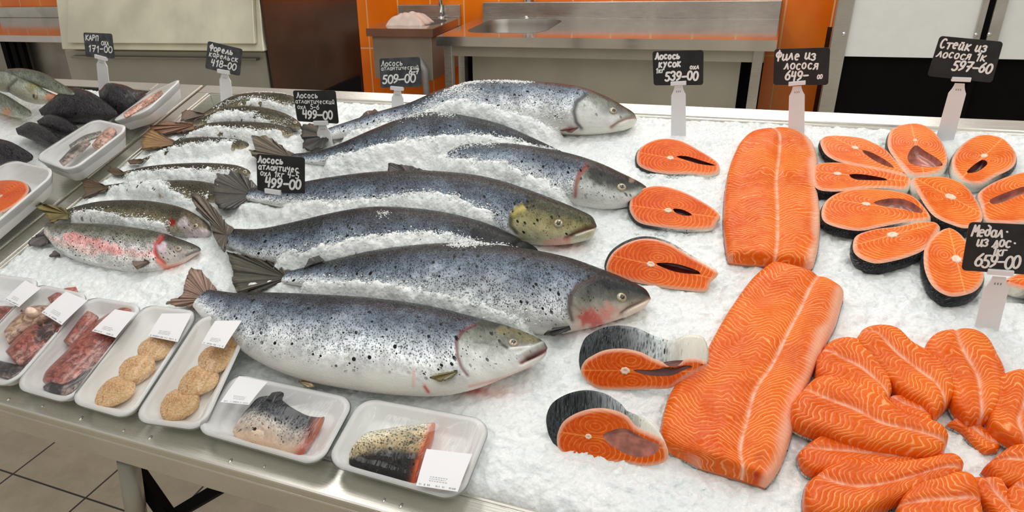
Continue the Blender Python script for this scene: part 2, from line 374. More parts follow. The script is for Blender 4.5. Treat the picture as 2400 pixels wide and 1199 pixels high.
MB().box(xj1-.012, xj1+.012, FY+.01, FY+.06, 0, 2.2).build('black_seam', M['dark'], fr)
for (qx, qy) in ((1978, 80), (2288, 82), (2319, 81)):
    q = atY(qx, qy, FY-.006); MB().tube([(q[0], FY-.006, q[2]), (q[0], FY+.004, q[2])], .009).build('screw', M['chrome'], fr, True)

# steel cabinet (left, behind the counter) -----------------------------
ic = wempty('steel_cabinet', (-2.9, 3.4, 0), 'tall pale stainless steel cabinet with a sloping lid behind the counter', 'cabinet')
def prism(front, back_dy, name, mat, par, bevel=.006):
    v = [tuple(p) for p in front]; n = len(v); v2 = [(p[0], p[1]+back_dy, p[2]) for p in front]
    return MB().add(v+v2, [tuple(range(n))[::-1], tuple(range(n, 2*n))]+[(i, (i+1) % n, n+(i+1) % n, n+i) for i in range(n)]).build(name, mat, par, bevel=bevel)
Y1 = 3.1
a, b, c, d_ = atY(124, -60, Y1+.10), atY(604, -60, Y1+.10), atY(619, 121, Y1-.03), atY(145, 116, Y1-.03)
prism([a, b, c, d_], .55, 'lid', M['steel_y'], ic)
a, b, c, d_ = atY(160, -60, Y1+.078), atY(590, -60, Y1+.078), atY(597, 103, Y1-.04), atY(157, 101, Y1-.04)
prism([a, b, c, d_], .02, 'lid_panel', M['steel_y'], ic, .004)
a, b = atY(150, 117, Y1+.03), atY(622, 121, Y1+.03)
prism([a, b, (b[0], b[1], 0), (a[0], a[1], 0)], .6, 'body', M['steel_m'], ic)
a, b = atY(165, 131, Y1), atY(600, 137, Y1); prism([a, b, b-np.array([0, 0, .012]), a-np.array([0, 0, .012])], .05, 'handle_rail', M['steel_d'], ic, .002)
# its right-hand steel side, with its dark reflection painted on in brown
a, b = atY(606, -60, Y1+.10), atY(626, 150, Y1+.0)
xa = xb = atY(619, 121, Y1-.03)[0]+.004
_d = ray(832, 10); YB = xa*_d[1]/_d[0]
MB().add([(xa, Y1-.02, a[2]), (xa, YB, a[2]), (xb, YB, 0), (xb, Y1+.03, 0), (xa+.012, Y1-.02, a[2]), (xa+.012, YB, a[2]), (xb+.012, YB, 0), (xb+.012, Y1+.03, 0)],
 [(0, 1, 2, 3), (7, 6, 5, 4), (0, 4, 5, 1), (1, 5, 6, 2), (2, 6, 7, 3), (3, 7, 4, 0)]).build('side_panel', M['brown'], ic)
MB().box(xb+.013, xb+.023, 3.3, YB-.05, .05, .78).build('side_dark_sheet', M['dark'], ic, bevel=.003)  # black sheet for the dark lower region of the side panel
# side steel table at far left
sx0, sx1 = -6.5, atZ(230, 83, TZ)[0]
lt = wempty('steel_table', ((sx0+sx1)/2, 4.75, 0), 'steel side table at the far left reflecting the orange wall', 'table')
yf = atZ(60, 83, TZ)[1]
MB().box(sx0, sx1, yf, WALLY-.01, TZ-.05, TZ).build('worktop', M['steel_t'], lt, bevel=.004)
MB().box(sx0, sx1, WALLY-.05, WALLY-.002, TZ, TZ+.09).build('backsplash', M['steel'], lt, bevel=.004)
for px_ in (10, 30, 48):
    q = atY(px_, 110, yf+.05); MB().box(q[0]-.02, q[0]+.03, yf+.04, yf+.08, 0, TZ-.05).build('leg', M['dark'], lt)
MB().box(sx0, sx1, yf+.12, yf+.14, .05, TZ-.05).build('back_panel', M['steel_d'], lt)

# ------------------------------------------------------------------ the counter
BV1 = 1.29                                                  # depth of bed along the slope
U0, U1 = -1.655, .95                                        # main module
ct = empty('display_counter', -.4, 0, -.4, 'sloping stainless steel ice counter holding the salmon, steaks and fillets', 'counter')
def strip(name, u0, u1, v0, v1, w0, w1, mat=M['lip'], par=ct, bev=.004):
    return MB().box(u0, u1, v0, v1, w0, w1).build(name, mat, par, bevel=bev)
strip('front_lip', U0, U1, 0, .062, -.02, 0)
strip('front_fascia', U0, U1, 0.0, .012, -.085, -.0205, M['lip'])
strip('front_inner_wall', U0+.05, U1, .062, .07, -.07, -.002)
strip('back_lip', U0, U1, BV1-.05, BV1, -.02, 0)
strip('back_inner_wall', U0+.05, U1, BV1-.056, BV1-.049, -.12, -.004)
strip('side_lip', U0, U0+.045, .062, BV1-.05, -.02, 0)
strip('side_inner_wall', U0+.045, U0+.052, .062, BV1-.05, -.12, -.004)
strip('pan', U0+.05, U1, .07, BV1-.056, -.13, -.12, M['steel_d'])
strip('back_fascia', U0, U1, BV1-.012, BV1, -.12, -.0205)
# legs, crossed bars under the counter
def wb(P):                                                  # world -> bed coords
    P = np.array(P)-BO; return np.array([P[0], P@BD, P@BN])
def leg(pts, r, name='leg'):
    q = [wb(p) for p in pts]; return MB().tube([tuple(x) for x in q], r, 4).build(name, M['dark'], ct)
la, lb = atY(345, 1120, 1.0), atY(400, 1215, 1.0)
leg([atY(300, 1075, 1.02), atY(440, 1275, 1.02)], .022, 'brace'); leg([atY(520, 1140, 1.02), atY(350, 1240, 1.02)], .018, 'brace')
MB().tube([tuple(wb(atY(300, 1075, .98))), tuple(wb(atY(335, 1300, .98)))], .026, 12).build('leg', M['steel_m'], ct, True)
for u_ in (-1.55, .6):
    for y_ in (1.9,): leg([(u_, y_, 0), (u_, y_, .78 if y_ < 1.5 else 1.0)], .025)
# left neighbour module
lc = empty('side_counter', -2.2, .6, -.4, 'neighbouring steel ice counter holding carp and black fish at the left', 'counter')
strip('side_lip', -1.85, -1.668, -.0, BV1, -.02, 0, M['lip'], lc)
strip('back_lip', -3.4, -1.85, BV1-.05, BV1, -.02, 0, M['lip'], lc)
strip('front_lip', -3.4, -1.85, 0, .06, -.02, 0, M['lip'], lc)
strip('pan', -3.4, -1.85, .06, BV1-.05, -.09, -.08, M['steel_d'], lc)
strip('front_fascia', -3.4, -1.668, 0.0, .012, -.085, -.0205, M['lip'], lc)
strip('gap_strip', -1.668, -1.657, 0, BV1, -.06, -.03, M['dark'], lc)

# ------------------------------------------------------------------ ice heightfield
def lattice(seed, n=256):
    g = np.random.default_rng(seed).random((n, n)); return g
_L = [lattice(i) for i in range(6)]
def vnoise(x, y, s, L):
    x = x*s; y = y*s; xi = np.floor(x).astype(int); yi = np.floor(y).astype(int); fx = x-xi; fy = y-yi
    fx = fx*fx*(3-2*fx); fy = fy*fy*(3-2*fy); n = L.shape[0]
    a = L[xi % n, yi % n]; b = L[(xi+1) % n, yi % n]; c = L[xi % n, (yi+1) % n]; d = L[(xi+1) % n, (yi+1) % n]
    return (a*(1-fx)+b*fx)*(1-fy)+(c*(1-fx)+d*fx)*fy
RIDGES = []   # (points in px, height, width, sharpness)
def ridge(px, h, w): RIDGES.append(([bed(x, y, h*.7) for x, y in px], h, w))
def poly_dist(u, v, pts):
    best = np.full(u.shape, 1e6)
    for (a, b) in zip(pts[:-1], pts[1:]):
        d = b-a; L2 = d@d+1e-12; t = np.clip(((u-a[0])*d[0]+(v-a[1])*d[1])/L2, 0, 1)
        best = np.minimum(best, np.hypot(u-a[0]-t*d[0], v-a[1]-t*d[1]))
    return best
def ice_h(u, v, rough=True, fishcover=True):
    u = np.asarray(u, float); v = np.asarray(v, float)
    h = .006+.010*vnoise(u+5, v+5, 7, _L[0])
    for (lu, lv, lw, LL) in ILINES:
        jit = (vnoise(u+4, v+2, 45, _L[4])-.5)*.010+(vnoise(u+1, v+2, 120, _L[5])-.5)*.005
        vl = np.interp(u, lu, lv)+jit; wl = np.interp(u, lu, lw); dd = vl-v
        wl = wl*sstep(-.02, .02, u-lu[0])*sstep(-.02, .02, lu[-1]-u)
        h = np.maximum(h, np.where(dd >= 0, wl*np.exp(-(np.maximum(dd, 0)/LL[0])**2), wl+dd*1.6))
        if fishcover and LL[1] is not None:
            idx = np.argwhere((dd > -.003) & (dd < .16) & (u > lu[0]+.008) & (u < lu[-1]-.008))
            for ix in idx:
                ix = tuple(ix); q = LL[1].ray_cast(Vector((u[ix], v[ix], .4)), Vector((0, 0, -1)))[0]
                if q is not None: h[ix] = max(h[ix], q.z+.0035*min(1., max(0., (float(dd[ix])+.003)/.008)))
    for pts, hh, w in RIDGES:
        d = poly_dist(u, v, pts)+ (vnoise(u+9, v+3, 40, _L[3])-.5)*.012
        h = np.maximum(h, hh*np.exp(-(np.maximum(d, 0)/w)**2.2))
    e = np.minimum(np.minimum(u-(U0+.052), (v-.064)), (BV1-.06-v)); h = h-.03*np.exp(-np.maximum(e, 0)/.012)
    c = np.exp(-((u+1.64)**2/.045+(v-1.26)**2/.012)); h = h-.13*c
    if rough:
        h = h+(vnoise(u+3, v+1, 60, _L[1])-.5)*.0055+(vnoise(u+7, v+2, 130, _L[2])-.5)*.0055+(RNG.random(u.shape)-.5)*.0022
    return h
# [RIDGES]
_R = [
 ([(560, 668), (640, 672), (720, 668), (820, 660), (920, 672), (1010, 692), (1100, 715), (1180, 737), (1240, 757)], .052, .030),
 ([(520, 590), (600, 602), (700, 598), (800, 585), (880, 575), (960, 572), (1040, 562), (1100, 565)], .045, .022),
 ([(1120, 572), (1180, 580), (1230, 590)], .035, .018),
 ([(560, 485), (640, 500), (740, 490), (840, 482), (930, 478), (1020, 480), (1100, 492), (1170, 512)], .055, .032),
 ([(660, 395), (760, 392), (880, 372), (960, 360), (1040, 372), (1110, 395), (1190, 415), (1270, 445), (1320, 470)], .050, .030),
 ([(900, 345), (980, 333), (1080, 326), (1160, 336), (1240, 352)], .050, .022),
 ([(900, 300), (980, 272), (1060, 250), (1130, 262), (1210, 282), (1280, 298)], .060, .030),
 ([(820, 272), (900, 262), (960, 252)], .030, .02),
 ([(210, 520), (300, 528), (380, 530)], .030, .014), ([(170, 508), (215, 518)], .03, .014),
 ([(480, 320), (560, 310), (640, 312), (690, 325)], .030, .022),
 ([(440, 362), (520, 350), (600, 350)], .034, .025),
 ([(520, 285), (580, 270), (640, 272), (680, 285)], .034, .016),
 ([(560, 245), (620, 240), (680, 250)], .034, .014),
 ([(330, 405), (420, 405), (500, 405)], .030, .018),
 ([(220, 455), (300, 450), (380, 450), (430, 462)], .030, .022),
 ([(140, 610), (200, 632), (280, 650), (350, 655)], .022, .018),
 ([(280, 420), (340, 405)], .028, .012),
]
for r in _R: ridge(r[0], r[1]*.55, r[2])

def ice_grid(name, u0, u1, v0, v1, st_, hf, label):
    us = np.arange(u0, u1, st_); vs = np.arange(v0, v1, st_); Ug, Vg = np.meshgrid(us, vs, indexing='ij')
    H = hf(Ug, Vg); jit = (RNG.random(Ug.shape)-.5)*st_*.7; jit2 = (RNG.random(Ug.shape)-.5)*st_*.7
    V = np.stack([Ug+jit, Vg+jit2, H], -1).reshape(-1, 3); a, b = Ug.shape
    I = np.arange(a*b).reshape(a, b); F_ = np.stack([I[:-1, :-1], I[1:, :-1], I[1:, 1:], I[:-1, 1:]], -1).reshape(-1, 4)
    o = mesh(name, V, F_.tolist(), M['ice'], None, True); o.matrix_world = BED; tag(o, label, 'ice', kind='stuff')
    Q = projB(V); st = np.zeros((len(V), 4)); st[:, :3] = (.9, .25, .2)
    for (x, y, rx, ry, a, c) in ((1108, 914, 26, 9, 1., (.75, .02, .02)), (1130, 918, 60, 14, .5, (.9, .3, .25)), (1320, 775, 50, 13, .35, (.9, .45, .4)), (1320, 578, 60, 10, .4, (.9, .5, .42)), (1440, 470, 40, 20, .15, (.9, .6, .5)), (390, 628, 40, 10, .3, (.9, .5, .4))):
        w_ = a*np.exp(-((Q[:, 0]-x)/rx)**2-((Q[:, 1]-y)/ry)**2)*(.6+.8*vnoise(V[:, 0]+5, V[:, 1]+5, 110, _L[2])); k_ = w_ > st[:, 3]; st[k_, :3] = c; st[:, 3] = np.maximum(st[:, 3], np.clip(w_, 0, 1))
    setcol(o, st, 'stain'); return o

# ------------------------------------------------------------------ splines and bodies
def cat(P, t):
    """Catmull-Rom through the rows of P at the parameter t in [0, len-1]"""
    P = np.asarray(P, float); n = len(P); t = np.clip(t, 0, n-1-1e-9); i = np.floor(t).astype(int); f = (t-i)[:, None]
    g = lambda k: P[np.clip(i+k, 0, n-1)]
    p0, p1, p2, p3 = g(-1), g(0), g(1), g(2)
    p0 = np.where((i == 0)[:, None], 2*p1-p2, p0); p3 = np.where((i == n-2)[:, None], 2*p2-p1, p3)
    return .5*((2*p1)+(-p0+p2)*f+(2*p0-5*p1+4*p2-p3)*f**2+(-p0+3*p1-3*p2+p3)*f**3)
def pdist(Q, poly):
    return poly_dist(Q[:, 0], Q[:, 1], [np.array(p, float) for p in poly])
def sstep(a, b, x): t = np.clip((x-a)/(b-a), 0, 1); return t*t*(3-2*t)
def hexc(*a): return np.array(a, float)
STY = {
 'salmon': ([(.0, (.009, .010, .011), 1.), (.16, (.013, .015, .017), 1.), (.25, (.026, .032, .042), 1.), (.35, (.060, .078, .102), 1.), (.46, (.175, .20, .232), 1.), (.57, (.36, .39, .41), .9), (.70, (.64, .66, .65), .5), (.84, (.80, .79, .75), .12), (1., (.80, .76, .70), .05)]),
 'trout': ([(.0, (.03, .03, .02), 1.), (.25, (.06, .06, .045), 1.), (.38, (.20, .20, .18), 1.), (.48, (.42, .40, .40), 1.), (.55, (.62, .40, .38), .9), (.64, (.50, .50, .48), .9), (.75, (.66, .67, .66), .6), (.88, (.84, .83, .80), .3), (1., (.85, .83, .8), .2)]),
 'browntrout': ([(.0, (.018, .016, .009), 1.), (.3, (.035, .030, .018), 1.), (.5, (.12, .105, .065), 1.), (.6, (.30, .26, .18), .9), (.8, (.55, .53, .48), .5), (1., (.8, .78, .7), .3)]),
 'black': ([(.0, (.012, .012, .013), .7), (.4, (.022, .020, .022), .8), (.7, (.04, .036, .04), .8), (1., (.07, .065, .065), .6)]),
 'carp': ([(.0, (.05, .05, .035), .8), (.25, (.10, .11, .085), .8), (.45, (.26, .29, .24), .7), (.6, (.48, .50, .42), .5), (.8, (.70, .66, .52), .3), (1., (.8, .76, .66), .2)]),
}
def ramp(st, x):
    xs = [s[0] for s in st]; c = np.array([[*s[1], s[2]] for s in st]); return np.stack([np.interp(x, xs, c[:, k]) for k in range(4)], 1)
FISH = []; BYSEED = {}; ILINES = []
def fish(name, label, cat_, pairs, h, k, style, group=None, n=200, m=72, marks=(), roll=0., headk=None, eye=None, eye_r=.010, tail=None, fins=(), tcol=(.10, .085, .06), headcol=None, gill_t=.78, mat='skin', ridgeup=0., seed=0):
    hs = h if hasattr(h, '__len__') else [h]*len(pairs)
    rows = []
    for (a, b), hh in zip(pairs, hs):
        A, B = bed(*a, hh), bed(*b, hh); mid = (A+B)/2; ax = (A-B)/2; L = np.linalg.norm(ax)
        e = elev(mid, hh); s = 1/math.sqrt(1+(k/math.tan(e))**2); rows.append([mid[0], mid[1], hh, ax[0]/L, ax[1]/L, L*s])
    rows = np.array(rows); dist = np.r_[0, np.cumsum(np.linalg.norm(np.diff(rows[:, :2], axis=0), axis=1))]
    s = np.linspace(0, 1, n); s = s+.06*np.sin(2*np.pi*s)/(2*np.pi)*0
    tt = np.interp(s*dist[-1], dist, np.arange(len(rows))); R_ = cat(rows, tt)
    mid = R_[:, :2]; hh = R_[:, 2]; ax = R_[:, 3:5]; ax = ax/np.linalg.norm(ax, axis=1)[:, None]; hw = np.maximum(R_[:, 5], .0015)
    end = np.sqrt(np.clip(1-((s-.985)/.015).clip(0, 1)**2, 0.02, 1)); hw = hw*end
    kt = k*(1-.25*sstep(.3, 0, s)) if headk is None else k+(headk-k)*sstep(gill_t-.05, 1, s)
    ht = hw*kt
    th = np.linspace(0, 2*np.pi, m, endpoint=False); c, si = np.cos(th), np.sin(th)
    P = np.empty((n, m, 3)); P[..., :2] = mid[:, None]+ax[:, None]*(hw[:, None, None]*c[None, :, None]); P[..., 2] = hh[:, None]+ht[:, None]*si[None]
    Nn = np.empty((n, m, 3)); Nn[..., :2] = ax[:, None]*(c[None, :, None]*kt[:, None, None]); Nn[..., 2] = si[None]; Nn /= np.linalg.norm(Nn, axis=2)[..., None]
    Pf = P.reshape(-1, 3); Nf = Nn.reshape(-1, 3)
    phi = (th/np.pi); phi = np.where(phi > 1.6, phi-2, phi)      # 0 dorsal .. 1 ventral
    es = np.array([elev(mid[i], hh[i]) for i in range(0, n, 10)]); es = np.interp(np.arange(n), np.arange(0, n, 10), es)
    ts = np.arctan(kt/np.tan(es))/np.pi; ph = (np.tile(phi, n)-np.repeat(ts, m)*.8).clip(0, 1); sf = np.repeat(s, m)
    nz = (vnoise(Pf[:, 0]+3, Pf[:, 1]+4, 18, _L[4])-.5)*.10+(vnoise(Pf[:, 0]+1, Pf[:, 1]+8, 70, _L[5])-.5)*.06
    C = ramp(STY[style], np.clip(np.abs(ph)+roll+nz, 0, 1))
    Q = projB(Pf)
    if headcol is not None:
        g = sstep(gill_t-.005, gill_t+.012, sf-.035*(2*(ph-.5))**2+.0)
        if marks and marks[0][0] == 'line' and len(marks[0][1]) > 3:
            gl = sorted((p[1], p[0]) for p in marks[0][1]); gy = [p[0] for p in gl]; gx = [p[1] for p in gl]
            top = gx[0]+(gy[0]-np.minimum(Q[:, 1], gy[0]))*1.1; lx = np.where(Q[:, 1] < gy[0], top, np.interp(Q[:, 1], gy, gx)); g = sstep(-5, 4, Q[:, 0]-lx)
        hc = ramp(headcol, np.clip(np.abs(ph)+roll+nz, 0, 1)); C = C*(1-g[:, None])+hc*g[:, None]
    for mk in marks:
        kind, pts, wpx, depth, colr, strg = mk[:6]
        d = pdist(Q, pts if len(pts) > 1 else [pts[0], pts[0]])
        if kind == 'line': f_ = np.exp(-(d/wpx)**2)
        else: f_ = sstep(1.25, .55, d/wpx+(vnoise(Q[:, 0]/100, Q[:, 1]/100, 12, _L[2])-.5)*.8)
        if depth: Pf += Nf*(depth*f_*np.minimum(1, np.repeat(hw, m)/.03))[:, None]
        if colr is not None:
            C[:, :3] = C[:, :3]*(1-(f_*strg)[:, None])+np.array(colr)*(f_*strg)[:, None]
            C[:, 3] *= 1-f_*strg*(.8 if kind == 'line' else .4)
    I = np.arange(n*m).reshape(n, m); I2 = np.roll(I, -1, 1)
    F_ = np.stack([I[:-1], I2[:-1], I2[1:], I[1:]], -1).reshape(-1, 4).tolist(); F_ += [I[0].tolist()[::-1], I[-1].tolist()]
    o0 = Pf[np.argmin(Pf[:, 2])]
    root = empty(name, float(mid[n//2, 0]), float(mid[n//2, 1]), float(hh[n//2]-ht[n//2]), label, cat_, group)
    body = mesh('body', Pf, F_, M[mat], root); fixn(body)
    UV = np.stack([sf*dist[-1]+seed*.37, np.tile(np.where(th > np.pi, th-2*np.pi, th), n)*np.repeat(np.maximum(hw, .02), m)*.8], 1); setuv(body, UV); setcol(body, np.clip(C, 0, 1.2))
    bvh = BVHTree.FromPolygons([Vector(p) for p in Pf], F_); FISH.append((bvh, Pf)); BYSEED.setdefault(seed, bvh)
    def hit(px, py):
        d = ray(px, py); db = Vector((d@BX, d@BD, d@BN)).normalized(); r = bvh.ray_cast(Vector(CAMB), db)
        return r[0], (r[1] if r[1] is None or r[1].dot(db) < 0 else -r[1])
    if eye:
        loc, nr = hit(*eye)
        if loc is not None:
            for nm, r0, off, mt, fl in (('eye', eye_r, .0, M['eye_w'], .45), ('pupil', eye_r*.56, eye_r*.26, M['eye_b'], .45)):
                V = []; a = nr.orthogonal().normalized(); b = nr.cross(a); c0 = loc+nr*off; nu, nv = 20, 8
                for i in range(nv+1):
                    el = math.pi/2*i/nv
                    for j in range(nu): V.append(c0+(a*math.cos(2*math.pi*j/nu)+b*math.sin(2*math.pi*j/nu))*r0*math.cos(el)*(1 if nm == 'eye' else 1)+nr*r0*fl*math.sin(el))
                F2 = [(i*nu+j, i*nu+(j+1) % nu, (i+1)*nu+(j+1) % nu, (i+1)*nu+j) for i in range(nv) for j in range(nu)]
                if nm == 'eye': eo = mesh(nm, V, F2, mt, root)
                else: mesh(nm, V, F2, mt, eo)
    if tail: fin('tail_fin', tail[0], tail[1], tail[2] if len(tail) > 2 else hs[0], root, tail[3] if len(tail) > 3 else tcol, 3.)
    for fn_ in fins:
        q_ = hit(*fn_[2])[0]; fh = fn_[3] if q_ is None or not fn_[0].startswith('pe') else q_.z+.003
        fin(fn_[0], fn_[1], fn_[2], fh, root, fn_[4] if len(fn_) > 4 else tcol, 1.)
    return root
def fin(name, outline, base, h, root, col, jag=2., th=.003):
    P = [np.array(p, float) for p in outline]; pts = []
    n = len(P)
    for i in range(n):
        a, b = P[i], P[(i+1) % n]; L = np.linalg.norm(b-a); k = max(2, int(L/4.5))
        for j in range(k):
            q = a+(b-a)*j/k; db = np.linalg.norm(q-np.array(base, float)); jj = jag if db > 28 else 0.
            pts.append(q+RNG.normal(0, 1, 2)*jj*.45)
    bb = bed(base[0], base[1], h); n = len(pts); K = 9; V = []; ang = []; rad = []
    for q in pts:
        hv = h+.004*math.sin(q[0]*.13+q[1]*.21); b = bed(q[0], q[1], hv); d = b-bb; a = math.atan2(d[1], d[0]); L = np.linalg.norm(d)
        for j in range(1, K+1):
            t = j/K; V.append((bb[0]+d[0]*t, bb[1]+d[1]*t, h+(hv-h)*t+.0016*math.sin(a*38)*t*min(1, L/.03))); ang.append(a); rad.append(L*t)
    N_ = len(V); V.append((bb[0], bb[1], h)); ang.append(0); rad.append(0); M_ = len(V)
    F_ = []
    for i in range(n):
        i2 = (i+1) % n; F_.append((M_-1, i*K, i2*K))
        for j in range(K-1): F_.append((i*K+j, i*K+j+1, i2*K+j+1, i2*K+j))
    V2 = V+[(v[0], v[1], v[2]-th) for v in V]; F_ += [tuple(i+M_ for i in f)[::-1] for f in F_]
    F_ += [(i*K+K-1, ((i+1) % n)*K+K-1, M_+((i+1) % n)*K+K-1, M_+i*K+K-1) for i in range(n)]
    o = mesh(name, V2, F_, M['fin'], root, True); fixn(o)
    ang = np.array(ang*2); rad = np.array(rad*2); a0 = ang[0]; ang = (ang-a0+np.pi) % (2*np.pi)-np.pi; setuv(o, np.stack([rad, ang/2], 1))
    r_ = rad/rad.max(); cc = np.array(col)[None]*(.7+.9*(r_[:, None]*.6+.4*RNG.random((len(r_), 1)))); cc = cc*(1-.5*sstep(.85, 1., r_))[:, None]; setcol(o, cc); return o

# ------------------------------------------------------------------ the salmon
BLK = (.01, .01, .012); RED = (.62, .03, .02); PINK = (.82, .35, .30); WHT = (.86, .85, .80)
HEAD = [(.0, (.02, .022, .02), .5), (.28, (.045, .048, .038), .6), (.42, (.20, .21, .18), .5), (.55, (.55, .58, .56), .45), (.72, (.78, .79, .76), .3), (1., (.88, .85, .78), .08)]
GHEAD = [(.0, (.02, .02, .015), .6), (.3, (.05, .05, .025), .7), (.45, (.22, .20, .09), .6), (.6, (.45, .42, .24), .5), (.75, (.62, .60, .45), .35), (1., (.85, .80, .70), .1)]
DHEAD = [(.0, (.012, .013, .014), .4), (.35, (.03, .033, .035), .5), (.5, (.14, .14, .12), .5), (.62, (.45, .40, .34), .4), (.75, (.75, .60, .52), .2), (1., (.88, .76, .66), .08)]
SG = 'whole salmon laid on the ice'
fish('salmon', 'whole salmon nearest the front, white belly fully exposed, mouth open', 'fish',
 [((500, 676), (447, 722)), ((560, 682), (512, 790)), ((640, 683), (590, 850)), ((740, 688), (690, 893)), ((860, 696), (810, 917)), ((980, 711), (930, 930)), ((1060, 728), (1030, 930)), ((1130, 747), (1110, 913)), ((1190, 763), (1180, 886)), ((1240, 781), (1237, 862)), ((1270, 797), (1276, 838)), ((1282, 806), (1284, 822))],
 .052, .50, 'salmon', SG, 320, 112, roll=.02, gill_t=.735, headcol=HEAD, eye=(1203, 803), eye_r=.0085,
 marks=[('line', [(1112, 762), (1082, 775), (1069, 800), (1072, 835), (1082, 862), (1096, 880)], 3.2, -.004, (.22, .04, .04), .75), ('line', [(1120, 765), (1095, 785), (1083, 810), (1086, 840), (1100, 868)], 14, .0025, None, 0),
        ('line', [(1288, 812), (1262, 824), (1238, 838), (1222, 850)], 5, -.010, (.30, .10, .08), .95), ('line', [(1280, 800), (1245, 815), (1215, 832)], 4, .003, (.75, .75, .70), .6),
        ('line', [(1183, 800), (1225, 802)], 13, -.002, (.12, .11, .09), .55), ('line', [(1110, 800), (1150, 806), (1180, 806)], 2.2, -.001, (.1, .1, .1), .6),
        ('blob', [(1170, 772), (1215, 782), (1250, 795)], 11, 0, (.22, .20, .10), .7), ('line', [(1288, 816), (1262, 829), (1238, 838)], 9, -.006, (.16, .06, .05), .85), ('line', [(1192, 817), (1240, 812)], 3, .002, (.85, .85, .82), .8), ('line', [(1178, 806), (1190, 815)], 4, 0, (.03, .03, .03), .9), ('blob', [(1280, 800)], 7, 0, (.03, .03, .03), .9), ('blob', [(1284, 827)], 4, 0, (.02, .02, .02), .9), ('line', [(995, 905), (1004, 918)], 4, 0, RED, .9), ('line', [(970, 868), (968, 905)], 4, 0, PINK, .5), ('line', [(1100, 905), (1190, 883), (1245, 860)], 4, 0, (.8, .25, .2), .5)],
 tail=([(508, 677), (490, 655), (473, 633), (447, 627), (436, 650), (431, 668), (427, 693), (410, 698), (388, 708), (410, 716), (433, 714), (455, 722)], (490, 700), .035, (.30, .19, .14)),
 fins=[('pectoral_fin', [(1072, 866), (1050, 868), (1020, 878), (1007, 882), (1022, 890), (1048, 888), (1062, 880)], (1072, 870), .098, (.18, .15, .05)), ('pelvic_fin', [(700, 893), (715, 885), (740, 905), (720, 905)], (700, 893), .03, (.75, .6, .35))])
fish('salmon', 'whole salmon behind the frontmost one, bluish back, bloody gills and dark snout', 'fish',
 [((690, 632), (655, 664)), ((760, 612), (742, 682)), ((860, 590), (845, 708)), ((960, 577), (950, 738)), ((1060, 571), (1050, 758)), ((1160, 575), (1150, 778)), ((1260, 589), (1240, 788)), ((1340, 606), (1310, 785)), ((1410, 630), (1385, 768)), ((1465, 652), (1450, 748)), ((1505, 672), (1503, 726)), ((1526, 690), (1524, 708))],
 .036, .62, 'salmon', SG, 300, 96, roll=-.06, gill_t=.765, headcol=DHEAD, eye=(1457, 697), eye_r=.009, seed=1,
 marks=[('line', [(1390, 650), (1352, 668), (1335, 695), (1333, 725), (1340, 752)], 5, -.004, (.10, .06, .05), .8), ('line', [(1400, 658), (1365, 678), (1350, 705), (1352, 735)], 13, .0025, None, 0),
        ('line', [(1528, 697), (1500, 708), (1472, 722), (1455, 736)], 4, -.007, (.20, .12, .10), .95), ('line', [(1520, 706), (1490, 722), (1465, 738)], 6, .002, (.85, .75, .62), .9),
        ('blob', [(1375, 745), (1395, 752)], 20, 0, RED, .75), ('blob', [(1420, 735)], 24, 0, (.80, .25, .2), .6), ('line', [(1438, 697), (1480, 697)], 13, -.002, (.08, .08, .07), .5)],
 tail=([(682, 634), (650, 618), (600, 600), (533, 592), (540, 612), (546, 635), (545, 660), (556, 685), (600, 684), (640, 668), (660, 662)], (672, 650), .03, (.085, .075, .055)),
 fins=[('adipose_fin', [(712, 628), (725, 605), (748, 598), (760, 610)], (740, 615), .055, (.05, .05, .045)), ('pectoral_fin', [(1333, 760), (1300, 766), (1275, 780), (1300, 784), (1338, 770)], (1335, 765), .05, (.04, .04, .04))])
fish('salmon', 'whole salmon whose head dips under its neighbour, long narrow tail at left', 'fish',
 [((545, 532), (512, 572)), ((620, 531), (592, 615)), ((700, 518), (680, 630)), ((790, 498), (780, 636)), ((880, 485), (875, 636)), ((980, 489), (975, 632)), ((1070, 503), (1060, 640)), ((1150, 525), (1130, 645)), ((1210, 551), (1180, 645)), ((1250, 573), (1232, 625)), ((1268, 590), (1262, 608))],
 [.03, .034, .034, .034, .034, .034, .034, .034, .03, .022, .015], .64, 'salmon', SG, 240, 80, roll=-.12, gill_t=.8, headcol=DHEAD, seed=2,
 marks=[('line', [(1225, 560), (1205, 575), (1195, 590)], 5, -.003, BLK, .8), ('line', [(1245, 580), (1230, 588)], 4, -.002, BLK, .5)],
 tail=([(548, 534), (530, 522), (505, 490), (473, 458), (450, 452), (455, 480), (470, 500), (490, 512), (498, 545), (510, 570), (525, 590), (530, 570)], (530, 550), .045, (.14, .115, .085)))
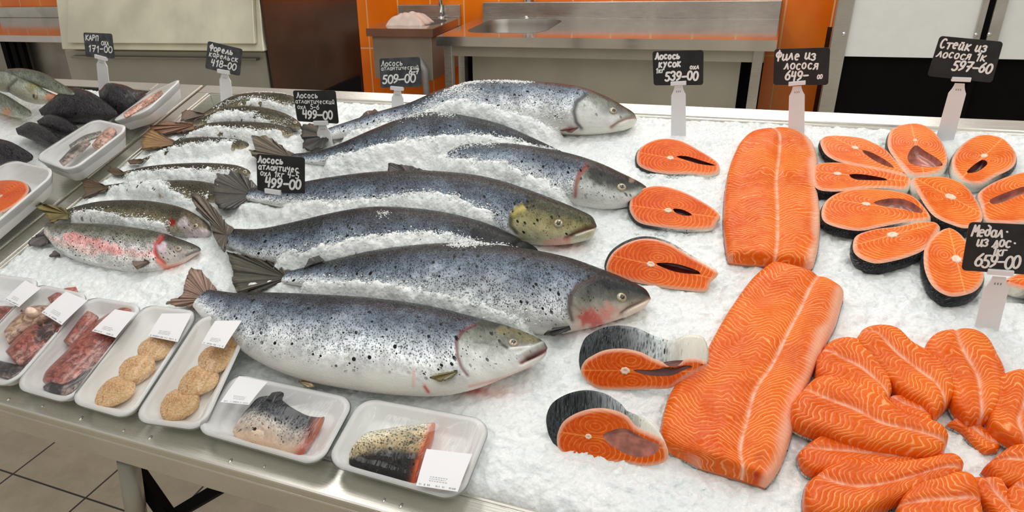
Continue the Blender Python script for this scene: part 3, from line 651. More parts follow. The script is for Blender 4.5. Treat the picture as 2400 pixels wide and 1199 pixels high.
fish('salmon', 'whole salmon with greenish yellow head, open jaws and raised dorsal fin', 'fish',
 [((600, 436), (572, 472)), ((680, 428), (660, 492)), ((780, 414), (765, 508)), ((880, 403), (870, 526)), ((980, 400), (970, 540)), ((1080, 406), (1065, 552)), ((1160, 419), (1140, 566)), ((1240, 443), (1210, 574)), ((1300, 466), (1275, 577)), ((1350, 487), (1335, 572)), ((1383, 504), (1385, 558)), ((1399, 520), (1398, 540))],
 .034, .64, 'salmon', SG, 280, 88, roll=-.09, gill_t=.765, headcol=GHEAD, eye=(1309, 524), eye_r=.0095, seed=3,
 marks=[('line', [(1250, 470), (1215, 485), (1197, 505), (1195, 530), (1210, 548)], 5, -.004, (.05, .05, .02), .8), ('blob', [(1205, 500), (1222, 488)], 10, .002, (.55, .45, .15), .7),
        ('line', [(1400, 528), (1375, 534), (1345, 548), (1325, 562)], 5, -.010, (.12, .05, .05), .95), ('line', [(1392, 538), (1350, 552)], 3, .003, (.8, .75, .65), .7), ('line', [(1292, 524), (1328, 524)], 13, -.002, (.12, .10, .04), .4), ('blob', [(1330, 566), (1280, 568)], 9, 0, PINK, .6)],
 tail=([(604, 436), (570, 408), (532, 391), (505, 391), (508, 415), (499, 440), (500, 465), (513, 486), (550, 488), (572, 472)], (590, 455), .036, (.07, .065, .055)),
 fins=[('dorsal_fin', [(908, 405), (910, 381), (960, 388), (1010, 402), (1000, 412)], (960, 410), .075, (.02, .02, .02))])
fish('salmon', 'whole salmon with spotted dark head touching the middle small steak', 'fish',
 [((990, 358), (985, 380)), ((1040, 345), (1025, 400)), ((1120, 334), (1100, 425)), ((1200, 337), (1180, 446)), ((1280, 348), (1255, 468)), ((1350, 363), (1325, 482)), ((1410, 383), (1390, 492)), ((1460, 406), (1445, 490)), ((1500, 426), (1490, 478)), ((1522, 442), (1518, 462))],
 [.005, .016, .030, .034, .034, .034, .034, .034, .034, .034], .66, 'salmon', SG, 240, 84, roll=-.05, gill_t=.70, headcol=HEAD, eye=(1457, 439), eye_r=.0095, seed=4,
 marks=[('line', [(1375, 388), (1357, 408), (1350, 432), (1348, 462)], 5, -.004, (.35, .08, .05), .8), ('line', [(1520, 447), (1495, 462), (1475, 478)], 4, -.006, (.15, .12, .1), .9), ('blob', [(1400, 410), (1440, 415), (1480, 425)], 22, 0, (.02, .02, .02), .75), ('blob', [(1482, 422)], 7, 0, (.4, .28, .2), .6), ('line', [(1438, 439), (1475, 439)], 12, -.002, (.1, .1, .09), .5)])
fish('salmon', 'whole salmon arching beneath the rearmost one, its head buried in ice', 'fish',
 [((690, 358), (680, 380)), ((750, 350), (745, 390)), ((810, 331), (805, 395)), ((880, 303), (875, 392)), ((950, 277), (950, 382)), ((1020, 264), (1020, 375)), ((1100, 273), (1095, 380)), ((1180, 292), (1170, 388)), ((1250, 321), (1235, 396)), ((1300, 345), (1290, 395)), ((1325, 358), (1322, 380))],
 .036, .72, 'salmon', SG, 240, 80, roll=-.12, gill_t=.86, headcol=DHEAD, seed=5,
 tail=([(695, 362), (670, 350), (645, 330), (622, 318), (588, 316), (592, 335), (600, 352), (582, 352), (596, 366), (640, 374), (680, 378)], (680, 368), .04, (.14, .115, .08)))
fish('salmon', 'rearmost whole salmon against the back rim, pale closed mouth and round eye', 'fish',
 [((755, 303), (750, 335)), ((820, 281), (815, 326)), ((890, 260), (885, 322)), ((960, 242), (960, 318)), ((1030, 214), (1025, 320)), ((1090, 197), (1090, 320)), ((1160, 190), (1160, 320)), ((1240, 193), (1235, 320)), ((1310, 197), (1300, 320)), ((1370, 207), (1360, 320)), ((1420, 226), (1415, 315)), ((1460, 248), (1460, 306)), ((1484, 264), (1487, 295)), ((1493, 275), (1493, 285))],
 [.03, .032, .035, .04, .045, .05, .05, .05, .05, .048, .045, .04, .035, .035], .72, 'salmon', SG, 280, 92, roll=.06, gill_t=.79, headcol=HEAD, eye=(1437, 260), eye_r=.0095, seed=6,
 marks=[('line', [(1372, 222), (1352, 238), (1345, 262), (1350, 288), (1362, 302)], 5, -.004, (.05, .05, .06), .85), ('line', [(1495, 274), (1470, 276), (1450, 286), (1432, 300)], 4, -.006, (.35, .22, .15), .9), ('line', [(1488, 286), (1460, 300)], 7, .002, (.9, .86, .76), .8), ('line', [(1418, 260), (1456, 260)], 12, -.002, (.12, .12, .11), .5)],
 tail=([(765, 302), (740, 288), (702, 293), (708, 305), (704, 318), (712, 330), (708, 345), (722, 352), (755, 345), (770, 325)], (765, 318), .035, (.04, .037, .028)),
 fins=[('adipose_fin', [(842, 278), (855, 262), (878, 256), (888, 262)], (865, 272), .055, (.05, .05, .05)), ('pectoral_fin', [(1355, 298), (1335, 297), (1312, 304), (1340, 308)], (1350, 300), .075, (.25, .1, .08))])
# ------------------------------------------------------------------ the trout
TG = 'small trout in the ice at the left'
fish('trout', 'rainbow trout at the front left with pink flank and open gill', 'fish',
 [((118, 517), (101, 556)), ((160, 517), (135, 602)), ((220, 518), (190, 628)), ((280, 522), (255, 642)), ((340, 531), (320, 648)), ((390, 542), (375, 640)), ((430, 558), (420, 622)), ((458, 571), (450, 602)), ((472, 580), (470, 590))],
 .026, .6, 'trout', TG, 220, 84, roll=-.02, gill_t=.74, headcol=[(.0, (.02, .02, .015), .6), (.3, (.04, .04, .03), .7), (.45, (.2, .19, .16), .7), (.6, (.48, .44, .42), .5), (.8, (.75, .66, .62), .3), (1., (.85, .6, .52), .1)], eye=(418, 583), eye_r=.0075, mat='trout', seed=7,
 marks=[('line', [(378, 556), (364, 572), (362, 590), (370, 605), (385, 617)], 5, -.004, (.55, .05, .04), .9), ('blob', [(380, 580)], 15, .002, (.62, .48, .56), .85), ('line', [(370, 610), (388, 628), (425, 622)], 6, 0, (.85, .25, .18), .85), ('line', [(470, 586), (450, 593), (436, 600)], 3, -.004, (.1, .08, .07), .8), ('blob', [(160, 555), (220, 568), (270, 588)], 13, 0, (.72, .25, .24), .55)],
 tail=([(112, 535), (95, 545), (65, 565), (70, 575), (90, 574), (112, 568)], (112, 550), .02, (.12, .10, .10)),
 fins=[('pectoral_fin', [(350, 612), (325, 600), (306, 602), (312, 620), (322, 630), (348, 616)], (350, 612), .05, (.20, .13, .10)), ('pelvic_fin', [(140, 594), (128, 585), (115, 600), (138, 600)], (140, 596), .02, (.14, .11, .11))])
fish('trout', 'brownish trout lying just behind the pink flanked trout, olive tail fin', 'fish',
 [((150, 490), (150, 513)), ((210, 473), (205, 532)), ((280, 466), (275, 545)), ((350, 467), (345, 556)), ((410, 476), (400, 562)), ((450, 490), (440, 564)), ((480, 510), (470, 560)), ((497, 530), (490, 553))],
 .024, .66, 'browntrout', TG, 180, 64, gill_t=.80, roll=-.05, mat='trout', eye=(458, 530), eye_r=.007, seed=8,
 headcol=[(.0, (.03, .025, .015), .8), (.4, (.10, .08, .05), .8), (.55, (.5, .42, .42), .6), (.8, (.72, .64, .66), .4), (1., (.8, .7, .66), .2)],
 marks=[('blob', [(402, 520)], 8, -.003, (.30, .01, .01), .95), ('blob', [(430, 522)], 14, .001, (.75, .66, .72), .6)],
 tail=([(155, 488), (120, 479), (90, 476), (82, 484), (95, 493), (108, 500), (118, 520), (135, 514), (158, 512)], (160, 502), .035, (.22, .17, .05)))
def strout(label, pairs, h=.020, tail=None, roll=-.08, eye=None, style='browntrout', seed=9, tc=(.12, .075, .04), k=.7):
    return fish('trout', label, 'fish', pairs, h, k, style, TG, 110, 44, roll=roll, mat='trout', tail=(tail[0], tail[1], .024, tc) if tail else None, eye=eye, eye_r=.006, gill_t=.84, seed=seed)
strout('thin buried trout whose long brown back points at the lower price card', [((285, 402), (283, 413)), ((330, 391), (330, 418)), ((400, 383), (400, 430)), ((480, 380), (480, 432)), ((550, 384), (545, 428)), ((580, 394), (575, 417)), ((589, 403), (586, 411))], .020,
 ([(290, 402), (275, 393), (255, 391), (252, 400), (262, 408), (285, 412)], (292, 407)), eye=(574, 403), seed=10)
strout('dark trout under the broad salmon tail, its tail fin at the ice edge', [((245, 432), (243, 448)), ((310, 424), (310, 466)), ((390, 421), (392, 480)), ((460, 421), (460, 486)), ((512, 430), (507, 480)), ((530, 445), (525, 470))], .017,
 ([(250, 434), (225, 424), (200, 418), (192, 425), (196, 440), (200, 452), (190, 462), (215, 455), (246, 448)], (252, 440)), seed=11, roll=-.12)
strout('grey backed trout mostly hidden in ice, third from the rear', [((330, 373), (330, 382)), ((395, 345), (392, 374)), ((440, 323), (440, 372)), ((500, 320), (500, 368)), ((560, 325), (560, 356)), ((585, 335), (584, 348))], .017,
 ([(335, 372), (318, 372), (298, 376), (305, 382), (330, 382)], (336, 377)), seed=12)
strout('trout with dark arched back, second from the rear, tan tail fin', [((410, 330), (405, 348)), ((450, 306), (450, 338)), ((490, 288), (490, 338)), ((560, 283), (560, 338)), ((640, 288), (640, 332)), ((678, 298), (678, 322)), ((690, 306), (689, 314))], .020,
 ([(414, 330), (385, 318), (350, 300), (340, 312), (332, 332), (330, 350), (355, 346), (385, 344), (406, 347)], (415, 338)), seed=13, tc=(.30, .17, .07))
strout('pinkish brown trout with a visible eye beside the salmon tail under a card', [((455, 284), (452, 300)), ((500, 263), (498, 302)), ((540, 250), (540, 304)), ((600, 248), (600, 306)), ((650, 257), (650, 308)), ((688, 273), (687, 308)), ((708, 290), (705, 303))], .024,
 ([(458, 284), (425, 288), (385, 285), (355, 293), (350, 305), (380, 312), (430, 308), (455, 300)], (460, 292)), eye=(692, 287), seed=14, tc=(.28, .14, .08))
strout('rearmost trout near the back rim under snowy ice', [((480, 262), (478, 275)), ((515, 240), (515, 270)), ((560, 221), (560, 270)), ((620, 215), (620, 268)), ((680, 221), (680, 268)), ((708, 240), (705, 262)), ((716, 250), (714, 258))], .026,
 ([(484, 262), (460, 262), (440, 256), (425, 262), (424, 280), (450, 280), (478, 275)], (486, 268)), seed=15, tc=(.16, .12, .09))


# where the packed ice meets each fish: pixels on the fish -> points on its surface
def iceline(seed, px, L=.035, up=.004):
    bvh = BYSEED[seed]; out = []
    for x, y in px:
        d = ray(x, y); db = Vector((d@BX, d@BD, d@BN)).normalized(); q = bvh.ray_cast(Vector(CAMB), db)[0]
        if q is not None: out.append((q.x, q.y, q.z+up))
    out.sort(); out = [o for i, o in enumerate(out) if i == 0 or o[0]-out[i-1][0] > .004]
    if len(out) > 1: a = np.array(out); ILINES.append((a[:, 0], a[:, 1], a[:, 2], (L, bvh)))
iceline(1, [(700, 664), (760, 660), (850, 660), (930, 668), (1000, 685), (1080, 705), (1150, 725), (1210, 745), (1250, 762)], .03)
iceline(2, [(560, 592), (640, 602), (720, 592), (800, 568), (870, 556), (950, 548), (1000, 547), (1060, 551), (1100, 567), (1167, 577), (1217, 590)], .03)
iceline(3, [(660, 474), (720, 470), (800, 474), (880, 466), (950, 456), (1007, 450), (1067, 463), (1095, 480), (1133, 492), (1170, 505)], .045)
iceline(4, [(1020, 360), (1050, 370), (1100, 377), (1183, 380), (1217, 400), (1250, 417), (1300, 437), (1340, 460)], .045)
iceline(5, [(760, 372), (800, 363), (900, 340), (950, 330), (1033, 320), (1100, 316), (1150, 318), (1200, 327), (1240, 340), (1267, 348), (1305, 352)], .05)
iceline(6, [(800, 317), (867, 300), (950, 280), (1000, 262), (1043, 240), (1083, 234), (1117, 242), (1167, 253), (1217, 267), (1267, 283), (1300, 298), (1320, 305)], .05)
iceline(8, [(165, 499), (213, 496), (253, 501), (280, 509), (320, 515), (370, 522), (395, 528)], .02)
iceline(10, [(290, 411), (330, 404), (400, 398), (450, 400), (500, 401), (555, 402)], .03)
iceline(11, [(252, 443), (290, 433), (335, 426), (380, 428), (400, 445), (450, 468), (500, 478)], .03)
iceline(12, [(345, 371), (397, 348), (450, 338), (500, 334), (560, 328)], .03)
iceline(13, [(425, 328), (447, 314), (483, 300), (533, 300), (583, 303), (617, 309), (670, 308)], .025)
iceline(14, [(480, 284), (510, 264), (550, 261), (593, 265), (617, 283), (650, 292), (680, 302)], .022)
iceline(15, [(500, 252), (520, 236), (567, 229), (617, 231), (667, 247), (700, 257)], .022)

# ------------------------------------------------------------------ steaks
def resample_closed(P, n):
    P = np.array(P, float); m_ = len(P); Q = np.vstack([P[-1], P, P[0], P[1]]); out = []
    t = np.linspace(0, m_, n*4, endpoint=False); i = np.floor(t).astype(int); f_ = (t-i)[:, None]
    p0, p1, p2, p3 = Q[i], Q[i+1], Q[i+2], Q[(i+3) % len(Q)] if False else np.vstack([Q, P[2 % m_]])[i+3]
    C = .5*((2*p1)+(-p0+p2)*f_+(2*p0-5*p1+4*p2-p3)*f_**2+(-p0+3*p1-3*p2+p3)*f_**3)
    L = np.r_[0, np.cumsum(np.linalg.norm(np.diff(np.vstack([C, C[:1]]), axis=0), axis=1))]
    s = np.linspace(0, L[-1], n, endpoint=False); CC = np.vstack([C, C[:1]]); return np.stack([np.interp(s, L, CC[:, k]) for k in range(2)], 1)
def steak(label, outline, bone, hole, tilt=0., ext=(0, 0, -.025), h=.03, belly=None, mat='steak2', holemat='cavity', group='salmon steaks', skin=((.025, .028, .03), (.30, .32, .32)), bonesize=.006, twist=0.):
    """outline/hole/bone in the photo's pixels; the cut face lies in a plane tilted about the counter's long axis"""
    low = max(outline, key=lambda p: p[1]); b0 = bed(*low, h); nrm = np.array([math.sin(twist), -math.sin(tilt), math.cos(tilt)])
    def pl(p):
        d = ray(*p); db = np.array([d@BX, d@BD, d@BN]); t = (nrm@(np.array([b0[0], b0[1], h])-CAMB))/(nrm@db); return CAMB+db*t
    n = 72; O = np.array([pl(p) for p in resample_closed(outline, n)]); Bn = pl(bone); ex = np.array(ext, float)
    cen = O.mean(0)
    e1 = np.array([1., 0, 0]); e1 -= nrm*(e1@nrm); e1 /= np.linalg.norm(e1); e2 = np.cross(nrm, e1)
    hl = np.array([pl(p) for p in resample_closed(hole, 28)]) if hole else None
    bel = pl(belly) if belly else (hl.mean(0) if hole else cen*2-Bn)
    ax_ = bel-Bn; ax_ /= np.linalg.norm(ax_)+1e-9; ay_ = np.cross(nrm, ax_)
    def loc(P): d = P-Bn; return np.stack([d@ax_, d@ay_], 1)
    # ring inset
    nx = np.roll(O, -1, 0)-np.roll(O, 1, 0); nin = np.cross(nrm, nx); nin /= np.linalg.norm(nin, axis=1)[:, None]
    if ((cen-O)*nin).sum() < 0: nin = -nin
    O1 = O+nin*.0035; O2 = O+nin*.007
    top0 = O-nrm*.0035
    back = O+ex+nin*.003
    u = empty('salmon_steak', float(cen[0]), float(cen[1]), float(min(back[:, 2].min(), O[:, 2].min())), label, 'steak', group)
    # flesh
    def two(A): return [Vector((float(d@e1), float(d@e2), 0)) for d in (A-Bn)]
    loops = [two(O2)]+([two(hl)] if hole else [])
    tri = tessellate_polygon(loops); V = [*top0, *O1, *O2]; off = 2*n; F_ = [tuple(i+off for i in t) for t in tri]
    if hole: V += list(hl)
    for i in range(n):
        j = (i+1) % n; F_ += [(i, j, n+j, n+i), (n+i, n+j, 2*n+j, 2*n+i)]
    V = np.array(V); o = mesh('flesh', V, F_, M[mat], u, True); fixn(o); setuv(o, loc(V))
    pale = np.zeros((len(V), 3)); pale[:, 2] = 1; pale[:n, 0] = .75; pale[n:2*n, 0] = .45; pale[2*n:3*n, 0] = 0.
    setcol(o, pale)
    # skin band and the far cut face
    m_ = 5; V2 = []
    for k in range(m_+1): V2.append(top0+(back-top0)*k/m_ - nin*.004*math.sin(math.pi*k/m_))
    V2 = np.vstack(V2); F2 = [(k*n+i, k*n+(i+1) % n, (k+1)*n+(i+1) % n, (k+1)*n+i) for k in range(m_) for i in range(n)]+[tuple(m_*n+i for i in range(n))]
    o = mesh('skin', V2, F2, M['rimskin'], u, True); fixn(o)
    # dark at the back of the fish (bone side), white at the belly
    lu = loc(V2)[:, 0]; rng = lu.max()-lu.min(); q = (lu-lu.min())/rng; ql = (.55 if belly or True else .6)
    cc = np.array(skin[0])[None]*(1-sstep(.3, .62, q))[:, None]+np.array(skin[1])[None]*(sstep(.3, .62, q)*(1-sstep(.62, .85, q)))[:, None]+np.array((.82, .79, .70))[None]*sstep(.62, .85, q)[:, None]
    setcol(o, np.hstack([cc, (.9*(1-.7*sstep(.6, .85, q)))[:, None]])); setuv(o, np.stack([lu, V2@nrm+lu*0+np.tile(np.linspace(0, .2, n), m_+1)], 1))
    if hole:
        dpt = ex*(.55 if tilt < .7 else .22) if np.linalg.norm(ex) > .01 else np.array([0, 0, -.012]); hc = hl.mean(0)
        rings = [hl, hl+dpt*.5+(hc-hl)*.06, hl+dpt+(hc-hl)*.12]; V3 = np.vstack(rings+[[hc+dpt*1.05]]); k = 28
        F3 = [(a*k+i, a*k+(i+1) % k, (a+1)*k+(i+1) % k, (a+1)*k+i) for a in range(2) for i in range(k)]+[(2*k+i, 2*k+(i+1) % k, 3*k) for i in range(k)]
        fixn(mesh('belly_cavity', V3, F3, M[holemat], u, True))
    # backbone
    V4 = []; kk = 14
    for r, hgt in ((bonesize, -.001), (bonesize*.9, .0014), (bonesize*.45, .0018), (bonesize*.3, .0004)):
        V4 += [Bn+nrm*hgt+(ax_*math.cos(2*math.pi*i/kk)*1.3+ay_*math.sin(2*math.pi*i/kk))*r*(1+.12*math.sin(3*i)) for i in range(kk)]
    fixn(mesh('backbone', np.array(V4), [(a*kk+i, a*kk+(i+1) % kk, (a+1)*kk+(i+1) % kk, (a+1)*kk+i) for a in range(3) for i in range(kk)]+[tuple(3*kk+i for i in range(kk))], M['bone'], u, True))
    return u
R35 = math.radians(35)
SS = 'steaks in the column beside the whole salmon'; SR = 'steaks in the flower arrangement'
steak('small steak at the top of the column, nearest the back rim', [(1492, 365), (1500, 345), (1525, 329), (1560, 322), (1600, 329), (1640, 350), (1670, 368), (1685, 382), (1684, 400), (1660, 408), (1620, 405), (1570, 405), (1530, 400), (1498, 386)], (1571, 370), [(1585, 366), (1610, 366), (1650, 378), (1678, 388), (1640, 384), (1605, 374)], .25, (-.004, .01, -.02), .022, (1685, 390), 'steak', 'darkcav', SS)
steak('steak touching the spotted salmon head, second in the column', [(1475, 480), (1483, 455), (1510, 438), (1550, 433), (1600, 446), (1640, 466), (1675, 488), (1688, 505), (1680, 515), (1665, 533), (1600, 535), (1550, 530), (1500, 520), (1480, 500)], (1566, 493), [(1578, 489), (1600, 491), (1622, 503), (1605, 505), (1585, 499)], .3, (-.004, .012, -.02), .022, (1688, 510), 'steak', 'darkcav', SS)
steak('steak with a long dark slit, middle one of the column', [(1420, 624), (1436, 590), (1475, 565), (1520, 557), (1570, 570), (1620, 600), (1660, 622), (1683, 640), (1665, 660), (1655, 680), (1600, 678), (1540, 670), (1470, 655), (1430, 640)], (1525, 619), [(1538, 616), (1580, 617), (1625, 630), (1642, 642), (1590, 638), (1550, 625)], .5, (-.006, .02, -.012), .018, (1683, 655), 'steak', 'darkcav', SS)
steak('thick steak standing with grey skin up, beside the long lower fillet', [(1360, 870), (1368, 848), (1385, 835), (1416, 821), (1458, 817), (1500, 825), (1533, 841), (1575, 854), (1610, 841), (1641, 842), (1659, 854), (1640, 868), (1620, 876), (1600, 891), (1570, 910), (1516, 912), (1450, 914), (1400, 910), (1371, 891)], (1465, 868), [(1482, 866), (1530, 866), (1580, 857), (1625, 857), (1600, 868), (1570, 880), (1520, 879)], .95, (-.008, .034, .022), .015, (1655, 870), 'steak', 'darkcav', SS, ((.035, .04, .043), (.30, .33, .34)))
steak('lowest steak of the column, standing, with a wide open belly hollow', [(1304, 1038), (1307, 1012), (1321, 987), (1354, 967), (1396, 957), (1437, 961), (1470, 976), (1491, 1000), (1525, 1016), (1552, 1030), (1566, 1060), (1558, 1083), (1516, 1093), (1466, 1087), (1391, 1085), (1341, 1079), (1312, 1058)], (1379, 1022), [(1433, 1008), (1466, 1003), (1491, 1016), (1516, 1030), (1546, 1042), (1533, 1064), (1491, 1070), (1450, 1054), (1412, 1024)], .95, (-.024, .022, .014), .015, (1560, 1050), 'steak', 'cavity', SS, ((.03, .035, .038), (.22, .24, .25)), bonesize=.004)
K0 = ((.010, .011, .013), (.035, .04, .042))
E_ = (0, -.001, -.024)
steak('steak pointing right at the left end of the flower, uppermost of three', [(1923, 330), (1933, 318), (1967, 316), (2017, 321), (2050, 333), (2080, 350), (2100, 373), (2120, 397), (2125, 408), (2083, 400), (2033, 390), (1983, 380), (1953, 370), (1933, 355)], (2004, 346), [(2020, 352), (2045, 358), (2080, 378), (2095, 393), (2065, 384), (2040, 370)], 0, E_, .036, (2125, 405), 'steak2', 'cavity', SR, K0)
steak('upright steak at the top of the flower, hollow belly with pink lining', [(2081, 327), (2090, 301), (2120, 289), (2153, 288), (2183, 300), (2207, 327), (2222, 362), (2217, 385), (2200, 400), (2160, 408), (2133, 404), (2113, 385), (2097, 367), (2084, 347)], (2145, 329), [(2133, 352), (2147, 340), (2167, 353), (2198, 372), (2208, 386), (2180, 392), (2140, 386), (2127, 372)], 0, E_, .038, (2165, 405), 'steak2', 'cavity', SR, K0, .004)
steak('round steak at the upper right of the flower', [(2233, 367), (2253, 338), (2283, 318), (2317, 314), (2353, 323), (2377, 346), (2384, 367), (2373, 390), (2333, 411), (2300, 427), (2265, 424), (2245, 408), (2233, 390)], (2307, 365), [(2303, 374), (2314, 384), (2290, 402), (2266, 404), (2280, 388)], 0, E_, .034, (2250, 420), 'steak2', 'darkcav', SR, K0)
steak('long steak pointing right, middle one of three at the left of the flower', [(1906, 395), (1920, 381), (1967, 379), (2017, 387), (2067, 397), (2113, 408), (2134, 414), (2133, 428), (2120, 440), (2083, 438), (2017, 439), (1967, 445), (1923, 442), (1907, 427)], (1963, 407), [(1990, 409), (2020, 408), (2067, 416), (2080, 422), (2040, 422), (2005, 420)], 0, E_, .036, (2134, 425), 'steak2', 'darkcav', SR, K0)
steak('large steak with curved hollow, lowest of three at the left of the flower', [(1926, 493), (1937, 467), (1967, 448), (2017, 440), (2083, 443), (2133, 454), (2157, 470), (2183, 505), (2167, 513), (2117, 518), (2067, 528), (2017, 537), (1967, 530), (1933, 516)], (2030, 478), [(2047, 474), (2083, 465), (2120, 467), (2150, 482), (2165, 498), (2140, 496), (2113, 489), (2075, 484)], 0, E_, .036, (2180, 500), 'steak2', 'cavity', SR, K0)
steak('steak with squarish bone in the centre of the flower', [(2138, 417), (2167, 412), (2217, 413), (2260, 430), (2287, 460), (2303, 493), (2300, 517), (2267, 531), (2233, 523), (2195, 506), (2173, 483), (2150, 445)], (2228, 461), None, 0, (0, -.001, -.028), .040, (2140, 415), 'steak2', 'cavity', SR, K0, .008)
steak('rounded steak with thick black rim at the bottom left of the flower', [(2000, 567), (2010, 547), (2050, 534), (2100, 528), (2150, 518), (2187, 517), (2204, 527), (2197, 543), (2173, 577), (2133, 597), (2083, 610), (2050, 613), (2020, 603), (2003, 588)], (2092, 550), None, 0, (0, -.001, -.030), .038, (2204, 520), 'steak2', 'cavity', SR, K0, .008)
steak('steak with thick dark rim left of the card at the right edge', [(2166, 595), (2173, 567), (2197, 543), (2223, 531), (2250, 543), (2267, 563), (2296, 600), (2308, 643), (2294, 672), (2267, 686), (2227, 690), (2190, 670), (2170, 633)], (2242, 607), None, 0, (0, -.001, -.030), .038, (2225, 540), 'steak2', 'cavity', SR, K0, .008)
steak('steak with a long red slit cut by the right edge above the card', [(2293, 452), (2317, 431), (2360, 411), (2400, 401), (2440, 402), (2478, 440), (2450, 500), (2400, 518), (2350, 520), (2317, 516), (2303, 503), (2299, 477)], (2425, 440), [(2320, 468), (2360, 450), (2405, 436), (2410, 448), (2350, 473), (2328, 478)], 0, E_, .036, (2300, 480), 'steak2', 'cavity', SR, K0)
steak('steak at the right edge below the card', [(2352, 655), (2380, 640), (2420, 625), (2460, 630), (2490, 660), (2450, 680), (2400, 674), (2365, 664)], (2430, 650), None, 0, E_, .034, (2360, 655), 'steak2', 'cavity', SR, K0)

# ------------------------------------------------------------------ fillets and fillet portions
def slab(name, label, cat_, pairs, T, h0, group, cen=.0, n=120, m=48, amp=.016, pale_side=0, pal=.5, fw=.5, skin=True, blunt=(24, 24), bow=0., seed=0., red=None, mid=True, ex=.55, midw=.0022):
    rows = []
    for (a, b) in pairs:
        A, B = bed(*a, h0+T*.35), bed(*b, h0+T*.35); md = (A+B)/2; ax = (B-A)/2; L = np.linalg.norm(ax); rows.append([md[0], md[1], ax[0]/L, ax[1]/L, L])
    rows = np.array(rows); dist = np.r_[0, np.cumsum(np.linalg.norm(np.diff(rows[:, :2], axis=0), axis=1))]; s = np.linspace(0, 1, n)
    R_ = cat(rows, np.interp(s*dist[-1], dist, np.arange(len(rows)))); ax = R_[:, 2:4]; ax /= np.linalg.norm(ax, axis=1)[:, None]; hw = np.maximum(R_[:, 4]*1.05, .002)
    q = 2*s-1; endf = np.where(q < 0, (1-np.abs(q)**blunt[0]), (1-np.abs(q)**blunt[1])).clip(0, 1)**.4; endf = np.maximum(endf, .02)
    cx = np.sin(np.linspace(-np.pi/2, np.pi/2, m+1)); m = m+1; sz = np.sqrt(np.clip(1-np.abs(cx)**(2/ex), 0, 1))**ex
    P = np.empty((n, m, 3)); wv = (vnoise(s*6+seed, s*0+2, 1, _L[0])-.5)
    P[..., :2] = R_[:, None, :2]+ax[:, None]*(hw[:, None, None]*cx[None, :, None]*(.97+.03*endf[:, None, None]))
    # slight dip along the middle line and a bow
    prof = sz[None]*(1-.16*np.exp(-((cx[None]-cen)/.12)**2))
    P[..., 2] = h0+T*endf[:, None]*prof*(1+.12*wv[:, None])*(1-.25*fw*(cx[None]*pale_side).clip(0, 1))
    Pf = P.reshape(-1, 3); Pf[:, 2] += (vnoise(Pf[:, 0]+2, Pf[:, 1]+6, 30, _L[1])-.5)*.004*np.tile(sz, n)
    base = P.copy(); I = np.arange(n*m).reshape(n, m)
    F_ = np.stack([I[:-1, :-1], I[:-1, 1:], I[1:, 1:], I[1:, :-1]], -1).reshape(-1, 4).tolist()
    # underside
    nb = n*m; V = np.vstack([Pf, np.c_[P[:, 0, :2], np.full(n, h0-.004)], np.c_[P[:, -1, :2], np.full(n, h0-.004)]])
    for i in range(n-1):
        F_ += [(I[i, 0], I[i+1, 0], nb+i+1, nb+i), (I[i+1, -1], I[i, -1], nb+n+i, nb+n+i+1), (nb+i, nb+i+1, nb+n+i+1, nb+n+i)]
    F_ += [tuple(I[0].tolist()+[nb+n, nb]), tuple(I[-1].tolist()[::-1]+[nb+n-1, nb+2*n-1][:2])]
    root = empty(name, float(R_[n//2, 0]), float(R_[n//2, 1]), h0, label, cat_, group)
    o = mesh('flesh', V, F_, M['flesh'], root, True); fixn(o)
    X = np.tile(cx, n); Sf = np.repeat(s*dist[-1], m); Hw = np.repeat(hw, m); a = np.abs(X-cen)
    zig = np.where(a < .38, a*1.0, .38-(a-.38)*.55); zig = np.where(a > .75, .38-.37*.55+(a-.75)*1.2, zig)
    ph = Sf+amp*3.4*zig*(Hw/.08)**.5; UV = np.zeros((len(V), 2)); UV[:nb, 0] = ph+seed; UV[:nb, 1] = X
    UV[nb:, 0] = np.r_[s, s]*dist[-1]; setuv(o, UV)
    C = np.zeros((len(V), 3)); C[:, 2] = 1
    sd = np.tile(cx, n)
    if pale_side: C[:nb, 0] = pal*sstep(.72, .93, sd*pale_side+.12*(vnoise(Sf*30+3, Sf*0+1, 1, _L[3])-.5))
    if mid: C[:nb, 0] = np.maximum(C[:nb, 0], (.85 if name == 'salmon_fillet' else .6)*np.exp(-((sd-cen)*Hw/midw)**2)*(.5+.5*sstep(.4, .6, vnoise(Sf*140+3, Sf*0+seed, 1, _L[4]))))
    ed = np.repeat(sstep(.93, 1., np.abs(q)), m); C[:nb, 0] = np.maximum(C[:nb, 0], .35*ed*np.tile((sz < .75), n))
    lo = np.tile((sz < .45), n); C[:nb, 2] *= np.where(lo, .5, 1.)
    if red: 
        Q = projB(Pf)
        for (rx, ry, rr, st_) in red: C[:nb, 1] = np.maximum(C[:nb, 1], st_*np.exp(-(((Q[:, 0]-rx)**2+(Q[:, 1]-ry)**2)/rr**2)))
    setcol(o, C)
    if skin:
        k = 4; b2 = np.c_[P[:, 0, :2]-ax*.001, np.full(n, h0-.001)]; b3 = np.c_[P[:, -1, :2]+ax*.001, np.full(n, h0-.001)]
        V5 = np.vstack([b2, b3, b2-[0, 0, .003], b3-[0, 0, .003]])
        F5 = [(i, i+1, n+i+1, n+i) for i in range(n-1)]+[(2*n+i, 2*n+i+1, 3*n+i+1, 3*n+i) for i in range(n-1)]+[(i, i+1, 2*n+i+1, 2*n+i) for i in range(n-1)]+[(n+i, n+i+1, 3*n+i+1, 3*n+i) for i in range(n-1)]
        o5 = fixn(mesh('skin', V5, F5, M['rimskin'], root, True)); setcol(o5, np.tile([.25, .26, .26, .8], (len(V5), 1))); setuv(o5, V5[:, :2])
    return root
GF = 'large salmon fillets'
